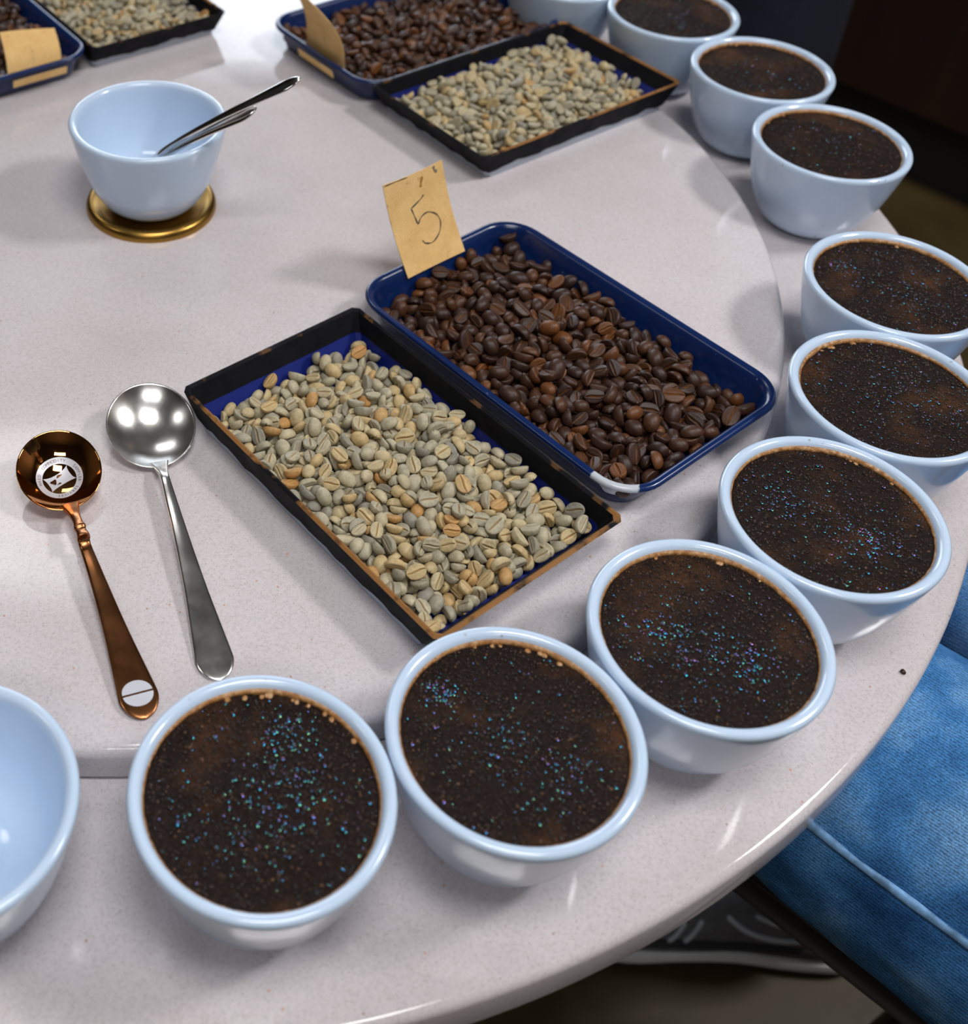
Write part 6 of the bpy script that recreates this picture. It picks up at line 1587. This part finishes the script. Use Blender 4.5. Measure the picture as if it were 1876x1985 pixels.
jeans['label'] = 'washed blue denim jeans'
# raised outer seam along the near thigh
bvh = None
from mathutils.bvhtree import BVHTree
bvh = BVHTree.FromPolygons([p.co.copy() for p in jeans.data.vertices], [tuple(q.vertices) for q in jeans.data.polygons])
sp = []
for i in range(34):
    t = -150 + i * 14
    c0 = L(tpt(t, 0, .62))
    dr = (-nside * .93 + Vector((0, 0, .40))).normalized()
    hit = bvh.ray_cast(c0 + dr * .25, -dr, .5)
    if hit[0] is not None: sp.append((hit[0] + hit[1] * .0002))
rings = []
for i, p in enumerate(sp):
    wv = Vector((0, 0, 1)).cross(dthigh).normalized(); uv = (Vector((0, 0, .9)) + nside * .4).normalized()
    on = (-nside * .93 + Vector((0, 0, .40))).normalized()
    wob = .0008 * math.sin(i * 1.9)
    rings.append([p + uv * (.0026 + wob), p + uv * .0014 + on * .0014, p - uv * .0014 + on * .0011, p - uv * .0026, p - on * .002])
v, f = loft(rings); obj('jeans_seam', v, f, M['denim_seam'], jeans)['label'] = 'pale raised outer seam'
# upper body
ch = pel + Vector((0, 0, .40)) + dthigh * .05; nk = pel + Vector((0, 0, .56)) + dthigh * .03
fa = math.atan2(facing.y, facing.x)
shR = ch + nside * .19 + Vector((0, 0, .08)); shL = ch - nside * .19 + Vector((0, 0, .08))
elR = shR + Vector((0, 0, -.27)) + facing * .06 + nside * .03; elL = shL + Vector((0, 0, -.27)) + facing * .06 - nside * .03
wrR = tpt(120, 200, .735); wrL = tpt(200, 6, .745)
shirt = [ellipsoid(L(pel + Vector((0, 0, .12)) + dthigh * .04), (.135, .175, .16), fa), ellipsoid(L(pel + Vector((0, 0, .27)) + dthigh * .05), (.125, .165, .18), fa), ellipsoid(L(ch), (.125, .185, .15), fa)]
for a, b, c in ((shR, elR, wrR), (shL, elL, wrL)):
    shirt.append(tube([L(a), L(a.lerp(b, .5)), L(b)], [.068, .058, .050], 18))
    shirt.append(tube([L(b), L(b.lerp(c, .5)), L(b.lerp(c, .92))], [.050, .043, .036], 18))
skin = head_on(pA, L(nk), facing)
for c, b, sd in ((wrR, elR, 1), (wrL, elL, -1)):
    skin.append(tube([L(b.lerp(c, .8)), L(c)], [.030, .027], 14))
    skin += hand_parts(L(c), (c - b).normalized() * .6 + facing * .8 + Vector((0, 0, .05)), (0, 0, 1), .95, .35, sd)
fused('body', skin, M['skin'], pA, .006, 3)
fused('shirt', shirt, M['grey_shirt'], pA, .011, 5)['label'] = 'dark grey long-sleeved shirt'
tag(pA, 'person in washed blue jeans sitting at the right of the table', 'person')


def shoe(parent_inv, heel, direction, length, label, par):
    """low sneaker; heel point on the floor, direction towards the toe"""
    d = Vector(direction).normalized(); lt = Vector((-d.y, d.x, 0)); h = Vector(heel)
    def pt(x, y, z): return parent_inv @ (h + d * x * length + lt * y + Vector((0, 0, z)))
    st = [(0, .030), (.06, .036), (.2, .038), (.38, .037), (.55, .042), (.72, .049), (.86, .046), (.95, .034), (1.0, .014)]
    def outline(z, grow=0.0, lift=0.0):
        P = smoothpath([(x, w) for x, w in st], 4)
        left = [pt(x, (w + grow), z + lift * max(0, x - .7) ** 2) for x, w in P]; right = [pt(x, -(w + grow), z + lift * max(0, x - .7) ** 2) for x, w in P]
        return left + right[::-1]
    root = empty('sneaker')
    tag(root, label, 'shoe')
    v, f = loft([outline(0.002, -.002, .2), outline(.008, .003, .2), outline(.014, .004, .2)]); obj('outsole', v, f, M['shoe_dark'], root, sharp=60)
    v, f = loft([outline(.0142, .0042, .2), outline(.022, .0048, .2), outline(.027, .0035, .2)]); obj('midsole', v, f, M['shoe_white'], root, sharp=60)
    # upper as rings along the length
    U = [(.012, .026, .075, .030), (.05, .034, .092, .033), (.14, .037, .100, .034), (.26, .037, .098, .036), (.38, .037, .093, .036), (.50, .041, .080, .040), (.62, .045, .068, .044), (.76, .047, .056, .046), (.88, .042, .048, .041), (.96, .028, .040, .027), (.985, .014, .034, .013)]
    rings = []
    for (x, w, top, w2) in smoothpath(U, 3):
        ring = []
        for k in range(20):
            a = 2 * PI * k / 20
            cy, cz = math.cos(a), math.sin(a)
            z = .026 + (top - .026) * (cz if cz > 0 else cz * .12)
            ring.append(pt(x, w * math.copysign(abs(cy) ** .7, cy), z))
        rings.append(ring)
    v, f = loft(rings); obj('upper', v, f, M['shoe_grey'], root)
    # heel counter, pale heel patch, side stripes
    def patch(name, mat, pts, thick, wid):
        for sgn in (-1, 1):
            path = []
            for (x, z) in smoothpath(pts, 5):
                w = interp(x, [u[0] for u in U], [u[1] for u in U]); top = interp(x, [u[0] for u in U], [u[2] for u in U])
                q = min(.97, max(0, (z - .026) / (top - .026)))
                yy = w * (max(.0, 1 - q * q)) ** .35
                path.append(pt(x, sgn * (yy + .0006), z))
            v, f = tube(path, wid, 8, aspect=1.0)
            obj(name, v, f, mat, root)
    patch('side_stripe', M['shoe_pale'], [(.10, .088), (.16, .066), (.26, .056), (.36, .060), (.44, .074)], .002, .0028)
    patch('side_stripe', M['shoe_pale'], [(.12, .094), (.20, .078), (.28, .074), (.36, .080)], .002, .0022)
    patch('side_stripe', M['shoe_dark'], [(.06, .048), (.2, .044), (.4, .042), (.6, .042), (.8, .038)], .002, .0045)
    patch('lace', M['shoe_pale'], [(.52, .066), (.545, .052), (.56, .046)], .002, .0022)
    patch('lace', M['shoe_pale'], [(.57, .062), (.595, .050), (.61, .045)], .002, .0022)
    hp = [parent_inv @ (h + d * (.0 * length - .001) + Vector((0, 0, .03))), ]
    v, f = ellipsoid(pt(.075, 0, .056), (.026, .0375, .020), math.atan2(d.y, d.x)); obj('heel_counter', v, f, M['shoe_pale'], root)
    return root


shoe(Matrix.Identity(4), (.598, .552, 0), (-.99, .10, 0), .300, 'grey sneaker with a white sole line under the table edge', None)
shoe(Matrix.Identity(4), (.275, .500, 0), (-.45, .89, 0), .285, 'grey sneaker hidden under the middle of the table', None)

# chair under the seated person
chair = empty('stool_chair', tuple(pel + Vector((0, 0, -pel.z))), fa)
tag(chair, 'black vinyl seat under the person in jeans', 'chair')
SEAT_T = .545
def rr_ring(hx, hy, r, z): return rrect(hx, hy, r, z, 6)
sx, sy = .315, .166
seatc = .175
rings = [[(p[0] + seatc, p[1] - .023, p[2]) for p in rr_ring(sx - i, sy - i, .06, SEAT_T - .062 + z)] for i, z in ((.03, 0), (.010, .003), (.001, .014), (0, .030), (.004, .046), (.014, .056), (.035, .061), (.09, .062))]
v, f = loft(rings); obj('seat', v, f, M['black_vinyl'], chair)
pr = rr_ring(sx + .001, sy + .001, .06, SEAT_T - .016); pr = [(p[0] + seatc, p[1] - .023, p[2]) for p in pr]
v, f = tube(pr + [pr[0]], .0042, 8, caps=False); obj('seat_piping', v, f, M['black_vinyl'], chair)
for qx in (-1, 1):
    for qy in (-1, 1):
        v, f = tube([(seatc - .06 + qx * .12, qy * .09 - .023, SEAT_T - .06), (seatc - .06 + qx * .15, qy * .105 - .023, .012)], .013, 12); obj('leg', v, f, M['black_metal'], chair)
rings = [[(p[2] - .155, p[0], p[1] + .90) for p in rr_ring(.20 - i, .15 - i, .05, z)] for i, z in ((.02, -.02), (.004, -.016), (0, 0), (.004, .016), (.02, .02))]
v, f = loft(rings); obj('backrest', v, f, M['black_vinyl'], chair)
for qy in (-1, 1):
    v, f = tube([(-.12, qy * .15, SEAT_T - .03), (-.17, qy * .15, .70), (-.178, qy * .15, .86)], .011, 10); obj('back_post', v, f, M['chrome'], chair)

# standing person in navy beyond the table
pB = empty('person', (.60, 1.60, 0))
tag(pB, 'person in dark navy clothes standing beyond the far bowls', 'person')
fB = Vector((-.58, -.81, 0)).normalized(); sB = Vector((-fB.y, fB.x, 0))
fz = math.atan2(fB.y, fB.x)
tro = []
for q in (-1, 1):
    h_ = sB * q * .095 + Vector((0, 0, .88)); k_ = sB * q * .10 + Vector((0, 0, .48)) + fB * .02; a_ = sB * q * .10 + Vector((0, 0, .07))
    tro.append(tube([h_, h_.lerp(k_, .5), k_, k_.lerp(a_, .5), a_], [.105, .098, .082, .074, .068], 20))
tro.append(ellipsoid((0, 0, .93), (.12, .17, .13), fz))
fused('trousers', tro, M['navy_cloth'], pB, .012, 5, (.006, 9, 1))
top = [ellipsoid((0, 0, 1.08), (.12, .165, .18), fz), ellipsoid((0, 0, 1.27), (.125, .185, .18), fz), ellipsoid((0, 0, 1.40), (.10, .17, .08), fz)]
skinB = head_on(pB, (0, 0, 1.46), fB)
for q in (-1, 1):
    s_ = sB * q * .19 + Vector((0, 0, 1.40)); e_ = sB * q * .24 + Vector((0, 0, 1.12)) - fB * .03; w_ = sB * q * .23 + Vector((0, 0, .88)) + fB * .05
    top.append(tube([s_, s_.lerp(e_, .5), e_, e_.lerp(w_, .5), w_], [.066, .056, .048, .043, .036], 16))
    skinB.append(tube([w_ + Vector((0, 0, .04)), w_], [.03, .027], 12)); skinB += hand_parts(w_, Vector((0, 0, -1)) + fB * .1, -fB, .95, .35, q)
fused('body', skinB, M['skin'], pB, .007, 3)
fused('shirt', top, M['navy_cloth'], pB, .012, 5)
# long apron wrapped round the front
rings = []
for z, rx, ry in ((1.28, .135, .15), (1.05, .150, .185), (.92, .160, .195), (.70, .165, .200), (.50, .175, .205), (.30, .185, .210)):
    ring = []
    for k in range(25):
        a = -1.75 + 3.5 * k / 24
        w = 1 + .03 * math.sin(a * 7 + z * 4)
        x, y = rx * w * math.cos(a), ry * w * math.sin(a)
        ring.append(Vector((fB.x * x + sB.x * y, fB.y * x + sB.y * y, z)))
    inner_ = [Vector((p.x * .975, p.y * .975, p.z)) for p in ring]
    rings.append(ring + inner_[::-1])
v, f = loft(rings); obj('apron', v, f, M['navy_cloth'], pB)['label'] = 'long dark navy apron'
for q in (-1, 1):
    hl_ = Vector((.60, 1.60, 0)) + sB * q * .10 - fB * .08
    shoe(Matrix.Identity(4), hl_, fB + sB * q * .12, .28, 'grey sneaker of the person in navy, ' + ('right' if q > 0 else 'left') + ' foot', None)

# ------------------------------------------------------------------ dark cabinet behind
p0 = Vector((1.180, 1.951, 0)); dl = Vector((.636, -.772, 0)); dn = Vector((.772, .636, 0))
cab = empty('cabinet', tuple(p0), math.atan2(dl.y, dl.x))
tag(cab, 'dark brown wooden cabinet on a black plinth beyond the table', 'cabinet')
CW, CD, CHh = 1.3, .45, .92
v, f = box(CW, CD, CHh - .13, (0, CD / 2, .13 + (CHh - .13) / 2), .004); obj('cabinet_body', v, f, M['wood'], cab, smooth=False)
v, f = box(CW - .02, CD - .03, .13, (0, CD / 2 + .005, .065)); obj('plinth', v, f, M['black_metal'], cab, smooth=False)
for k in range(3):
    cxx = -CW / 2 + CW / 6 + k * CW / 3
    dr = obj('cabinet_door', *box(CW / 3 - .008, .018, CHh - .17, (cxx, -.009, .14 + (CHh - .17) / 2), .003), M['wood'], cab, smooth=False)
    v, f = tube([(cxx + CW / 6 - .05, -.018, .70), (cxx + CW / 6 - .05, -.035, .705), (cxx + CW / 6 - .05, -.035, .80), (cxx + CW / 6 - .05, -.018, .805)], .004, 8); obj('handle', v, f, M['black_metal'], dr)
v, f = box(CW + .03, CD + .03, .03, (0, CD / 2 - .005, CHh + .015), .004); obj('cabinet_top', v, f, M['wood'], cab, smooth=False)
for q in (-1, 1):
    v, f = tube([(.22 + q * .02, -.10, .16), (.22 + q * .02, -.12, .01)], .018, 12)

bpy.context.view_layer.update()
